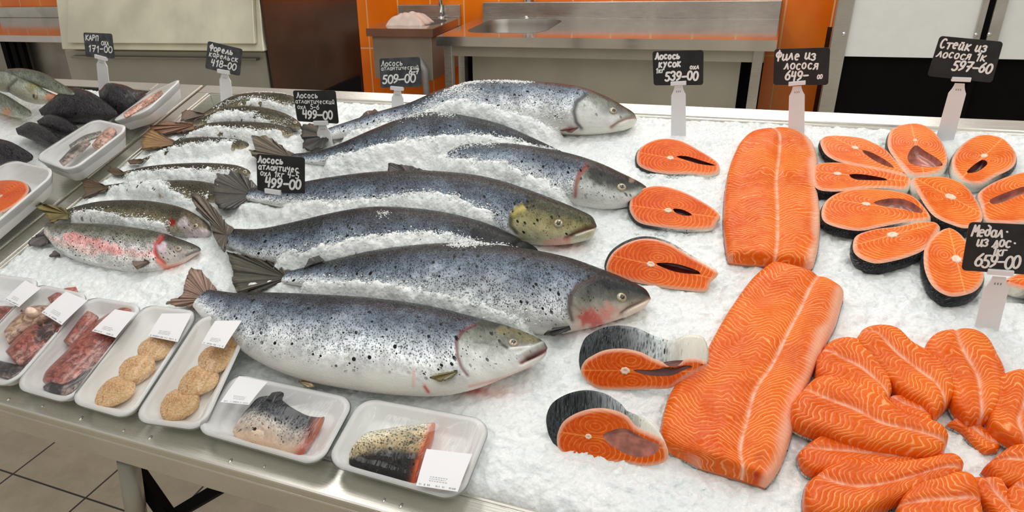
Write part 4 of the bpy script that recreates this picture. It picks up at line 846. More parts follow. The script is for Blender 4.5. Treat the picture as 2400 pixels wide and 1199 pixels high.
slab('salmon_fillet', 'long salmon fillet side nearer the back, straight white centre line', 'fillet',
 [((1772, 303), (1842, 296)), ((1742, 330), (1893, 325)), ((1718, 378), (1912, 372)), ((1705, 440), (1910, 432)), ((1701, 510), (1918, 500)), ((1705, 570), (1915, 565)), ((1712, 606), (1902, 620))], .028, .016, GF, cen=.10, n=180, m=84, pale_side=1, pal=.7, amp=.016, blunt=(10, 60))
slab('salmon_fillet', 'longest salmon fillet side crossing the front of the ice, red spot at its end', 'fillet',
 [((1815, 616), (1974, 678)), ((1762, 662), (1970, 702)), ((1718, 722), (1955, 752)), ((1678, 790), (1930, 800)), ((1636, 866), (1898, 872)), ((1584, 910), (1868, 935)), ((1560, 975), (1850, 1010)), ((1560, 1038), (1826, 1080)), ((1640, 1085), (1795, 1130))], .032, .016, GF, cen=.30, n=220, m=80, pale_side=1, pal=.6, amp=.020, blunt=(60, 60), seed=.3, red=[(1773, 1112, 9, .95), (1780, 1070, 14, .35)])
def c4(p): return (p[0]/2.4033+1800, p[1]/2.4033+700)
GP = 'fillet portions at the lower right'
def portion(label, prs, T=.032, h0=.016, **kw):
    prs = [(tuple(np.array(a)+(np.array(a)-np.array(b))*.05), tuple(np.array(b)+(np.array(b)-np.array(a))*.05)) for a, b in prs]
    return slab('fillet_portion', label, 'fillet', [(c4(a), c4(b)) for a, b in prs], T*.8, h0, GP, n=90, m=44, ex=.42, midw=.0030, blunt=kw.pop('blunt', (9, 11)), amp=kw.pop('amp', .014), **kw)
portion('fillet portion with rounded top beside the long fillet, upper left of the pile', [((268, 350), (320, 262)), ((285, 440), (470, 255)), ((400, 490), (590, 320)), ((560, 560), (655, 430)), ((660, 620), (695, 540))], seed=.11)
portion('thin pale tail end tucked between two portions', [((650, 570), (700, 550)), ((740, 655), (800, 570)), ((860, 705), (900, 600)), ((925, 705), (940, 640))], .018, .014, pale_side=1, pal=.7, seed=.17)
portion('fillet portion slanting right, topmost one left of the gap', [((485, 240), (520, 182)), ((520, 275), (700, 190)), ((640, 410), (800, 270)), ((760, 525), (925, 350)), ((870, 590), (1005, 440)), ((945, 670), (1050, 560))], .034, .018, seed=.23)
portion('upright fillet portion with a rounded top, right of the gap', [((985, 182), (1115, 180)), ((906, 270), (1210, 240)), ((940, 375), (1262, 330)), ((1030, 500), (1308, 440)), ((1060, 610), (1300, 560)), ((1130, 710), (1250, 690))], .034, .018, seed=.31)
portion('fillet portion cut off by the right edge, beside the upright one', [((1330, 432), (1500, 380)), ((1300, 480), (1580, 450)), ((1285, 600), (1580, 600)), ((1265, 720), (1530, 720)), ((1400, 835), (1490, 830))], .032, .022, seed=.37)
portion('large fillet portion lying across the middle left of the pile', [((135, 580), (240, 465)), ((160, 690), (370, 480)), ((340, 765), (570, 545)), ((540, 830), (720, 655)), ((740, 860), (850, 705)), ((900, 890), (960, 745)), ((990, 875), (1020, 795))], .040, .024, seed=.43)
portion('slim fillet portion peeking out beneath the large middle one', [((165, 870), (200, 838)), ((235, 965), (330, 785)), ((400, 970), (530, 800)), ((640, 965), (700, 840)), ((850, 945), (900, 870))], .026, .016, seed=.49)
portion('wide fillet portion at the bottom left of the pile', [((218, 1030), (310, 965)), ((240, 1190), (450, 935)), ((470, 1230), (640, 955)), ((720, 1140), (860, 930)), ((900, 1070), (1010, 905)), ((1085, 1010), (1105, 945))], .036, .020, seed=.53)
portion('fillet portion at the bottom edge below the wide one', [((690, 1260), (740, 1130)), ((850, 1290), (850, 1060)), ((1000, 1300), (960, 1030)), ((1150, 1290), (1110, 1015)), ((1215, 1250), (1190, 1080))], .034, .022, seed=.59)
portion('small pale lined portion at the bottom edge right of the gap', [((1130, 1015), (1290, 1010)), ((1190, 1120), (1335, 1085)), ((1280, 1215), (1410, 1180)), ((1350, 1300), (1460, 1290))], .026, .018, pale_side=1, pal=.6, seed=.61)
portion('fillet portion at the right edge with a pointed pale tip', [((1210, 955), (1240, 930)), ((1290, 1005), (1350, 862)), ((1350, 1040), (1520, 845)), ((1500, 1060), (1620, 860))], .030, .018, seed=.67)
portion('fillet portion in the lower right corner of the pile', [((1330, 1090), (1400, 1035)), ((1370, 1200), (1520, 1020)), ((1480, 1280), (1640, 1060))], .030, .018, pale_side=1, pal=.6, seed=.71)
portion('small offcut of flesh between the upright portion and the right one', [((1010, 700), (1060, 670)), ((1090, 740), (1130, 690)), ((1210, 850), (1250, 760)), ((1300, 850), (1330, 790))], .014, .012, pale_side=1, pal=.7, seed=.77)

# film, stickers, crumbs
def film_mat():
    m = bpy.data.materials.new('clear_film'); m.use_nodes = True; nt = m.node_tree; nt.nodes.clear()
    out = nt.nodes.new('ShaderNodeOutputMaterial'); tr = nt.nodes.new('ShaderNodeBsdfTransparent'); gl = nt.nodes.new('ShaderNodeBsdfGlossy'); mx = nt.nodes.new('ShaderNodeMixShader')
    gl.inputs['Roughness'].default_value = .09; tr.inputs[0].default_value = (.985, .985, .985, 1)
    tc = nt.nodes.new('ShaderNodeTexCoord'); mp = nt.nodes.new('ShaderNodeMapping'); mp.inputs['Scale'].default_value = (1, .22, 1); mp.inputs['Rotation'].default_value = (0, 0, .5); nt.links.new(tc.outputs['Object'], mp.inputs[0])
    no = nt.nodes.new('ShaderNodeTexNoise'); no.inputs['Scale'].default_value = 34; no.inputs['Detail'].default_value = 4; no.inputs['Distortion'].default_value = 1.2; nt.links.new(mp.outputs[0], no.inputs['Vector'])
    bu = nt.nodes.new('ShaderNodeBump'); bu.inputs['Distance'].default_value = .006; bu.inputs['Strength'].default_value = .45; nt.links.new(no.outputs[0], bu.inputs['Height']); nt.links.new(bu.outputs[0], gl.inputs['Normal'])
    fr_ = nt.nodes.new('ShaderNodeFresnel'); fr_.inputs[0].default_value = 1.45; nt.links.new(bu.outputs[0], fr_.inputs[1])
    rg = nt.nodes.new('ShaderNodeMapRange'); rg.inputs['From Max'].default_value = 1.; rg.inputs['To Min'].default_value = .0; rg.inputs['To Max'].default_value = .75; nt.links.new(fr_.outputs[0], rg.inputs[0])
    nt.links.new(rg.outputs[0], mx.inputs[0]); nt.links.new(tr.outputs[0], mx.inputs[1]); nt.links.new(gl.outputs[0], mx.inputs[2]); nt.links.new(mx.outputs[0], out.inputs[0]); return m
M['film'] = film_mat()
M['sticker'] = plain('white_sticker_paper', (.82, .82, .84), .4, var=.01); M['ink'] = plain('grey_print_ink', (.28, .29, .33), .6)
m = Mat('breaded_crumbs', .65, 0, .3); v = m.vec(); c = m.vor(v, 420, 'Color'); n = m.noise(v, 45, 4, .7)
m.set('Base Color', m.mix(c, m.mix(n.step(.3, .7), (.62, .27, .09), (.80, .47, .20)), (.92, .70, .44))); m.bump(m.vor(v, 420)+n, .002, .8); M['crumb'] = m.m
m = Mat('raw_fish_meat', .22, 0, .6, .5); v = m.vec(); at = m.attr('Col'); n = m.noise(v, 55, 5, .65, 1.5); n2 = m.noise(v, 22, 3)
m.set('Base Color', m.mix(n.step(.35, .65), m.mix(1., at.outputs['Color'], (.30, .22, .22), 'MULTIPLY'), m.mix(n2.step(.5, .65)*.5, at.outputs['Color'], (.85, .60, .52)))); m.bump(n, .004, .7); M['meat'] = m.m
STY['meat'] = [(.0, (.50, .10, .07), .5), (.5, (.66, .20, .15), .5), (1., (.55, .14, .10), .5)]
STY['tanmeat'] = [(.0, (.62, .30, .14), .5), (.5, (.85, .60, .38), .5), (1., (.6, .25, .15), .5)]
STY['darkskin'] = [(.0, (.02, .02, .022), .7), (.5, (.06, .06, .065), .7), (1., (.12, .1, .1), .5)]
STY['pinkmeat'] = [(.0, (.80, .38, .26), .3), (.5, (.9, .52, .38), .3), (1., (.8, .4, .3), .3)]
STY['tailpiece'] = [(.0, (.02, .022, .025), .8), (.30, (.04, .043, .05), .9), (.42, (.20, .19, .18), 1.), (.55, (.55, .48, .42), .6), (.75, (.82, .62, .46), .3), (1., (.75, .45, .30), .3)]
STY['carppiece'] = [(.0, (.012, .012, .013), .5), (.34, (.02, .02, .02), .6), (.42, (.20, .15, .08), 1.), (.60, (.40, .34, .22), 1.), (.78, (.60, .58, .48), .7), (1., (.78, .76, .70), .3)]

def tray(label, corners, h=.028, dep=.026, group='foam trays along the front edge', sticker=None, film=True, bulge=.006, base_off=0., sth=0., heights=None):
    hs = heights or [h]*4
    C = np.array([[*bed(*p, hh), hh] for p, hh in zip(corners, hs)])            # FL FR NR NL
    w = (np.linalg.norm(C[1]-C[0])+np.linalg.norm(C[2]-C[3]))/2; l = (np.linalg.norm(C[3]-C[0])+np.linalg.norm(C[2]-C[1]))/2
    nrm = np.cross(C[1]-C[0], C[3]-C[0]); nrm /= np.linalg.norm(nrm); nrm = nrm if nrm[2] > 0 else -nrm
    def mp(x, y, z):          # metric x 0..w, y 0..l (near = 0), z up from the tray's underside
        a, b = x/w, 1-y/l; P = (C[0]*(1-a)+C[1]*a)*(1-b)+(C[3]*(1-a)+C[2]*a)*b; return P+nrm*(z-dep)
    def ring(ins, z, r): return [mp(w/2+q[0], l/2+q[1], z) for q in rrect(0, 0, w-2*ins, l-2*ins, max(r-ins*.6, .006), 8)]
    r0 = min(w, l)*.22; spec = [(.020, 0), (.017, .001), (.001, dep-.004), (0, dep-.001), (.002, dep), (.007, dep), (.010, dep-.002), (.025, .007), (.030, .004)]
    V = []; k = 36
    for i, z in spec: V += ring(i, z, r0)
    F_ = [(a*k+i, a*k+(i+1) % k, (a+1)*k+(i+1) % k, (a+1)*k+i) for a in range(len(spec)-1) for i in range(k)]+[tuple(range(k))[::-1], tuple((len(spec)-1)*k+i for i in range(k))]
    c = C.mean(0); u = empty('foam_tray', float(c[0]), float(c[1]), float(c[2]-dep), label, 'tray', group)
    fixn(mesh('tray_shell', np.array(V), F_, M['foam'], u, True))
    if film:
        V = []; R_ = 14; 
        for a in range(R_+1):
            t = a/R_; sc_ = max(1-t, .02)
            for q in rrect(0, 0, (w-.004)*sc_, (l-.004)*sc_, max((r0-.002)*sc_, .001), 8):
                x, y = q[0]/w*2, q[1]/l*2; bb = bulge*(1-max(abs(x), abs(y))**2)
                V.append(mp(w/2+q[0], l/2+q[1], dep+.0012+bb+.0012*math.sin(40*q[0]+70*q[1]+a)*min(1, t*3)))
        F_ = [(a*k+i, a*k+(i+1) % k, (a+1)*k+(i+1) % k, (a+1)*k+i) for a in range(R_) for i in range(k)]+[tuple(R_*k+i for i in range(k))]
        # the film folds down over the edge
        n0 = len(V); V += ring(-.0012, dep-.004, r0)+ring(.010, dep*.45, r0); F_ += [(i, (i+1) % k, n0+(i+1) % k, n0+i) for i in range(k)]+[(n0+i, n0+(i+1) % k, n0+k+(i+1) % k, n0+k+i) for i in range(k)]
        fixn(mesh('clear_film', np.array(V), F_, M['film'], u, True))
    if sticker:
        sh = float(np.mean(hs))+bulge+.0035+sth
        S_ = np.array([[*bed(*p, sh), sh] for p in sticker]); g = 8; V = []
        for zz in (0, -.0006):
            for i in range(g+1):
                for j in range(g+1):
                    a, b = i/g, j/g; P = (S_[0]*(1-a)+S_[1]*a)*(1-b)+(S_[3]*(1-a)+S_[2]*a)*b; V.append(P+np.array([0, 0, zz+.0015*math.sin(a*2.5+b)]))
        n1 = (g+1)**2; F_ = []
        for o_ in (0, n1): F_ += [tuple(o_+x for x in (i*(g+1)+j, (i+1)*(g+1)+j, (i+1)*(g+1)+j+1, i*(g+1)+j+1)) for i in range(g) for j in range(g)]
        st_ = fixn(mesh('price_sticker', np.array(V), F_, M['sticker'], u, True))
        mb = MB()
        def bar(a0, a1, b0, b1):
            vv = []
            for (a, b) in ((a0, b0), (a1, b0), (a1, b1), (a0, b1)):
                P = (S_[0]*(1-a)+S_[1]*a)*(1-b)+(S_[3]*(1-a)+S_[2]*a)*b; vv.append(P+np.array([0, 0, .0006+.0015*math.sin(a*2.5+b)]))
            mb.add(vv, [(0, 1, 2, 3)])
        # S_[0]->S_[3] side carries the small print
        for i in range(22):
            if random.random() < .72: bar(.03+.028*0+random.random()*.01, .07, .06+.04*i, .06+.04*i+.022*random.uniform(.4, 1.3))
        for j in range(3):
            x = .12
            while x < .5: 
                l_ = random.uniform(.02, .06); bar(x, x+l_, .3+.12*j, .32+.12*j) if False else bar(.16+.05*j, .17+.05*j, .15+x, .15+x+l_); x += l_+.02
        mesh('print', np.array(mb.v), mb.f, M['ink'], st_, False)
    return u, mp, (w, l)
def cutlet(label, cx, cy, rx, ry, h, group):
    P = bed(cx, cy, h); V = []; nu, nv = 40, 22
    for i in range(nv+1):
        el = -math.pi/2+math.pi*i/nv
        for j in range(nu):
            az = 2*math.pi*j/nu; d = np.array([math.cos(el)*math.cos(az), math.cos(el)*math.sin(az), math.sin(el)])
            r = 1+.06*math.sin(3*az+cx)+.05*math.sin(5*el+cy)+.04*(RNG.random()-.5)
            V.append([P[0]+rx*d[0]*r, P[1]+ry*d[1]*r, h+.013*np.sign(d[2])*abs(d[2])**.8*r])
    F_ = [(i*nu+j, i*nu+(j+1) % nu, (i+1)*nu+(j+1) % nu, (i+1)*nu+j) for i in range(nv) for j in range(nu)]
    o = fixn(mesh('fish_cutlet', np.array(V)-np.array([P[0], P[1], h]), F_, M['crumb'])); o.matrix_world = BED@Matrix.Translation((P[0], P[1], h)); tag(o, label, 'cutlet', group); return o
def z1(p): return (p[0]/2., p[1]/2.+600)
def z2(p): return (p[0]/3.+450, p[1]/3.+800)
def piece(name, label, cat_, prs, h, k, style, mat, conv, group=None, marks=(), n=90, m_=44, fins=(), roll=0., seed=0):
    return fish(name, label, cat_, [(conv(a), conv(b)) for a, b in prs], h, k, style, group, n, m_, marks=marks, mat=mat, fins=fins, roll=roll, seed=seed, gill_t=.99)
HR = .036
tray('leftmost foam tray at the front edge, mostly cut by the picture edge', [(-20, 640), (100, 655), (-110, 872), (-240, 842)], HR, sticker=[(10, 702), (60, 657), (95, 675), (45, 720)])
tray('foam tray with mixed fish heads and a round pale egg, second from left', [(85, 663), (215, 690), (25, 907), (-110, 872)], HR, sticker=[(97, 732), (155, 683), (205, 703), (145, 762)], bulge=.012)
tray('foam tray with long red fish trimmings and dark skin at its near end', [(210, 693), (340, 715), (163, 945), (28, 907)], HR, sticker=[(215, 775), (270, 725), (320, 732), (272, 792)], bulge=.012)
tray('foam tray holding three separate breaded cutlets', [(340, 712), (468, 728), (303, 982), (157, 940)], HR, sticker=[(347, 787), (380, 735), (450, 733), (417, 802)], bulge=.010)
tray('foam tray holding overlapping breaded cutlets, right of the three cutlet tray', [(470, 737), (594, 745), (474, 1008), (308, 985)], HR, sticker=[(472, 805), (505, 752), (567, 750), (525, 817)], bulge=.008, sth=.024, heights=[.064, .066, .036, .036])
tray('wide foam tray with a silvery tail piece', [(548, 873), (834, 932), (748, 1092), (452, 1008)], HR, sticker=[(583, 948), (628, 895), (560, 880), (517, 943)], bulge=.012)
tray('wide foam tray nearest the viewer with a scaly dark backed piece', [(848, 928), (1154, 984), (1078, 1175), (760, 1085)], HR, sticker=[(975, 1137), (1000, 1052), (1107, 1063), (1073, 1153)], bulge=.012)
GC = 'breaded fish cutlets in the foam trays'
for lb, cx, cy, hh in (('breaded cutlet under the sticker in the three cutlet tray', 368, 812, .026), ('middle cutlet of the three cutlet tray', 320, 866, .026), ('nearest cutlet of the three cutlet tray', 271, 918, .026),
  ('darker breaded cutlet under the sticker in the overlapping tray', 546, 782, .052), ('second cutlet from the far end of the overlapping tray', 508, 838, .045), ('third cutlet from the far end of the overlapping tray', 466, 893, .038), ('nearest cutlet of the overlapping tray', 421, 948, .031)):
    cutlet(lb, cx, cy, .034, .035, hh, GC)
GM = 'raw fish trimmings in the foam trays'
piece('fish_trimming', 'long red trimming in the third tray from left', 'fish piece', [((600, 222), (645, 262)), ((480, 285), (575, 330)), ((370, 370), (520, 430)), ((290, 460), (440, 520)), ((210, 540), (370, 590)), ((190, 590), (320, 630))], .026, .4, 'meat', 'meat', z1, GM)
piece('fish_trimming', 'short red lump at the left side of the third tray', 'fish piece', [((400, 258), (470, 290)), ((350, 320), (420, 360)), ((290, 400), (360, 430))], .030, .5, 'meat', 'meat', z1, GM)
piece('fish_trimming', 'dark skin strip at the near end of the third tray', 'fish piece', [((440, 480), (455, 520)), ((330, 560), (400, 590)), ((200, 610), (330, 645)), ((225, 645), (260, 662))], .024, .4, 'darkskin', 'meat', z1, GM)
piece('fish_trimming', 'red fish head half in the second tray from left', 'fish piece', [((300, 300), (330, 360)), ((170, 320), (250, 430)), ((80, 380), (170, 480)), ((20, 450), (90, 520))], .026, .45, 'meat', 'meat', z1, GM, marks=[('blob', [z1((210, 350))], 26, -.008, (.03, .01, .01), .95)])
piece('fish_trimming', 'tan gut strip beneath the pale egg in the second tray', 'fish piece', [((240, 225), (260, 290)), ((150, 235), (190, 320)), ((70, 290), (110, 360)), ((20, 350), (40, 420))], .028, .4, 'tanmeat', 'meat', z1, GM)
piece('fish_trimming', 'reddish brown strip at the far end of the second tray', 'fish piece', [((355, 140), (370, 175)), ((290, 155), (310, 195)), ((220, 195), (240, 225))], .026, .5, 'meat', 'meat', z1, GM)
piece('fish_trimming', 'dark striped skin at the near end of the second tray', 'fish piece', [((110, 510), (125, 545)), ((60, 500), (70, 580)), ((-20, 480), (-20, 560)), ((-60, 470), (-60, 540))], .022, .4, 'darkskin', 'meat', z1, GM)
piece('fish_trimming', 'red fish piece in the leftmost front tray', 'fish piece', [((90, 235), (110, 260)), ((20, 230), (40, 310)), ((-40, 240), (-50, 350)), ((-90, 300), (-80, 380))], .026, .45, 'meat', 'meat', z1, GM)
piece('fish_egg_sac', 'round pale egg sac among the heads in the second tray', 'fish piece', [z for z in [((120, 250), (125, 285)), ((140, 235), (140, 298)), ((165, 238), (165, 296)), ((183, 255), (183, 280))]], .040, .8, 'tanmeat', 'bone', z1, None)
piece('fish_tail_piece', 'silvery tail piece with dark back and small fin in a foam tray', 'fish piece',
 [((420, 450), (283, 640)), ((480, 388), (330, 700)), ((600, 385), (450, 742)), ((700, 455), (560, 760)), ((810, 515), (660, 785)), ((900, 530), (735, 805)), ((945, 525), (762, 795))], .032, .30, 'tailpiece', 'skin', z2, None, n=140, m_=64, roll=-.02,
 marks=[('line', [z2((915, 590)), z2((850, 680)), z2((760, 790))], 17, 0, (.50, .09, .06), .9), ('line', [z2((925, 560)), z2((885, 600))], 12, 0, (.75, .30, .16), .8)],
 fins=[('dorsal_fin', [z2(p) for p in ((520, 400), (560, 358), (600, 348), (642, 356), (632, 400), (600, 420))], z2((560, 420)), .045, (.04, .04, .045))])
piece('fish_loin_piece', 'scaly golden brown piece with black back in the nearest foam tray', 'fish piece',
 [((1105, 860), (1110, 770)), ((1130, 895), (1160, 690)), ((1250, 930), (1230, 640)), ((1380, 965), (1400, 605)), ((1480, 995), (1590, 580)), ((1550, 1010), (1690, 570)), ((1570, 1000), (1720, 575))], .032, .30, 'carppiece', 'skin', z2, None, n=140, m_=64, roll=.02,
 marks=[('line', [z2((1720, 570)), z2((1660, 720)), z2((1610, 850)), z2((1565, 1000))], 12, 0, (.75, .14, .05), .95)])

# left counter's trays and fish ------------------------------------------------
GL = 'foam trays on the side counter'
tray('narrow foam tray propped on edge beside the rear of the side counter', [(352, 216), (428, 182), (340, 262), (258, 286)], .05, .045, GL, film=True, bulge=.002, heights=[.055, .095, .085, .05])
tray('foam tray with pink and dark fish strips on the divider', [(222, 277), (306, 296), (167, 402), (76, 368)], .075, .05, GL, bulge=.008)
tray('foam tray with a red round steak at the left picture edge', [(22, 372), (138, 398), (-60, 565), (-200, 520)], .075, .05, GL, bulge=.008)
idt = lambda p: p
piece('pink_fillet', 'pink fillet strip lying in the propped narrow tray', 'fish piece', [((378, 210), (384, 222)), ((350, 226), (356, 243)), ((318, 246), (324, 262)), ((288, 266), (294, 278))], .073, .3, 'pinkmeat', 'meat', idt, None)
piece('fish_strip', 'pink fish strip in the divider tray', 'fish piece', [((258, 292), (278, 302)), ((235, 312), (262, 330)), ((212, 340), (235, 352))], .060, .4, 'pinkmeat', 'meat', idt, 'fish strips in the divider tray')
piece('fish_strip', 'dark brown fish strip in the divider tray', 'fish piece', [((200, 322), (215, 338)), ((168, 345), (185, 365)), ((136, 378), (150, 390))], .060, .4, 'browntrout', 'meat', idt, 'fish strips in the divider tray')
piece('fish_strip', 'grey fish strip in the middle of the divider tray', 'fish piece', [((235, 305), (243, 318)), ((195, 318), (205, 333)), ((160, 340), (168, 352))], .066, .4, 'carp', 'meat', idt, 'fish strips in the divider tray')
steak('red round steak with grey rim in the left edge tray', [(-60, 440), (-20, 424), (30, 420), (58, 426), (66, 445), (45, 470), (10, 492), (-40, 510), (-70, 480)], (0, 460), None, 0, (0, 0, -.02), .075, (-60, 500), 'steak', 'cavity', None, ((.10, .10, .10), (.2, .2, .2)))
GK = 'carp on the side counter'
fish('carp', 'big carp with an open pink mouth and round eye', 'fish', [((-80, 150), (-60, 205)), ((0, 157), (8, 222)), ((50, 172), (45, 243)), ((90, 192), (80, 250)), ((122, 212), (112, 243)), ((140, 222), (134, 238)), ((144, 226), (141, 234))], .07, .7, 'carp', GK, 120, 56, mat='trout', eye=(82, 224), eye_r=.012, gill_t=.45, roll=.12, seed=20,
 marks=[('line', [(38, 185), (20, 205), (24, 235)], 4, -.004, (.05, .05, .04), .8), ('blob', [(115, 228), (138, 226)], 11, 0, (.85, .30, .16), .8), ('blob', [(70, 205), (85, 195)], 12, 0, (.35, .28, .08), .5)])
fish('carp', 'darker carp behind the big pink mouthed one', 'fish', [((0, 158), (5, 185)), ((60, 158), (60, 200)), ((110, 168), (105, 215)), ((145, 188), (135, 226)), ((170, 206), (160, 226)), ((178, 214), (172, 224))], .10, .7, 'carp', GK, 90, 48, mat='trout', roll=-.15, gill_t=.5, seed=21)
fish('carp', 'dark carp head low at the left picture edge', 'fish', [((-90, 195), (-90, 250)), ((-30, 200), (-35, 262)), ((20, 216), (10, 278)), ((55, 240), (45, 280)), ((76, 258), (70, 274))], .05, .6, 'carp', GK, 90, 48, mat='trout', roll=-.18, gill_t=.5, seed=22, marks=[('blob', [(15, 262)], 12, 0, (.75, .30, .15), .8)])
GB = 'black skinned fish on the side counter'
for i, (lb, prs, hh) in enumerate([
 ('black fish near the back rim beside the propped tray', [((235, 208), (238, 250)), ((262, 193), (265, 272)), ((300, 197), (300, 272)), ((325, 210), (322, 250)), ((343, 213), (340, 224))], .045),
 ('largest black fish, under the mouth of the big carp', [((90, 256), (98, 272)), ((130, 226), (138, 286)), ((175, 204), (185, 293)), ((220, 213), (225, 292)), ((258, 240), (255, 280)), ((278, 262), (273, 272))], .050),
 ('black fish below the largest one, behind the strip tray', [((85, 282), (93, 296)), ((115, 267), (120, 313)), ((150, 271), (150, 322)), ((178, 290), (173, 316)), ((186, 300), (183, 312))], .040),
 ('black fish in the middle of the dark row', [((38, 298), (42, 318)), ((75, 284), (82, 337)), ((115, 296), (116, 350)), ((142, 318), (134, 350)), ((150, 330), (145, 345))], .036),
 ('nearest black fish at the left picture edge', [((-60, 330), (-60, 380)), ((-10, 320), (-15, 392)), ((30, 326), (22, 392)), ((62, 345), (52, 385)), ((80, 362), (72, 376))], .034)]):
    fish('black_fish', lb, 'fish', prs, hh, .6, 'black', GB, 90, 48, mat='black_skin', seed=30+i, gill_t=.99)
def ice2(u, v):
    return -.012+.03*vnoise(u+8, v+5, 6, _L[0])+(vnoise(u+3, v+1, 60, _L[1])-.5)*.006+(RNG.random(u.shape)-.5)*.003-.03*np.exp(-np.maximum(np.minimum(-1.86-u, 9), 0)/.015)
ice_grid('crushed_ice', -3.2, -1.86, .07, BV1-.06, .008, ice2, 'crushed ice under the carp on the side counter')
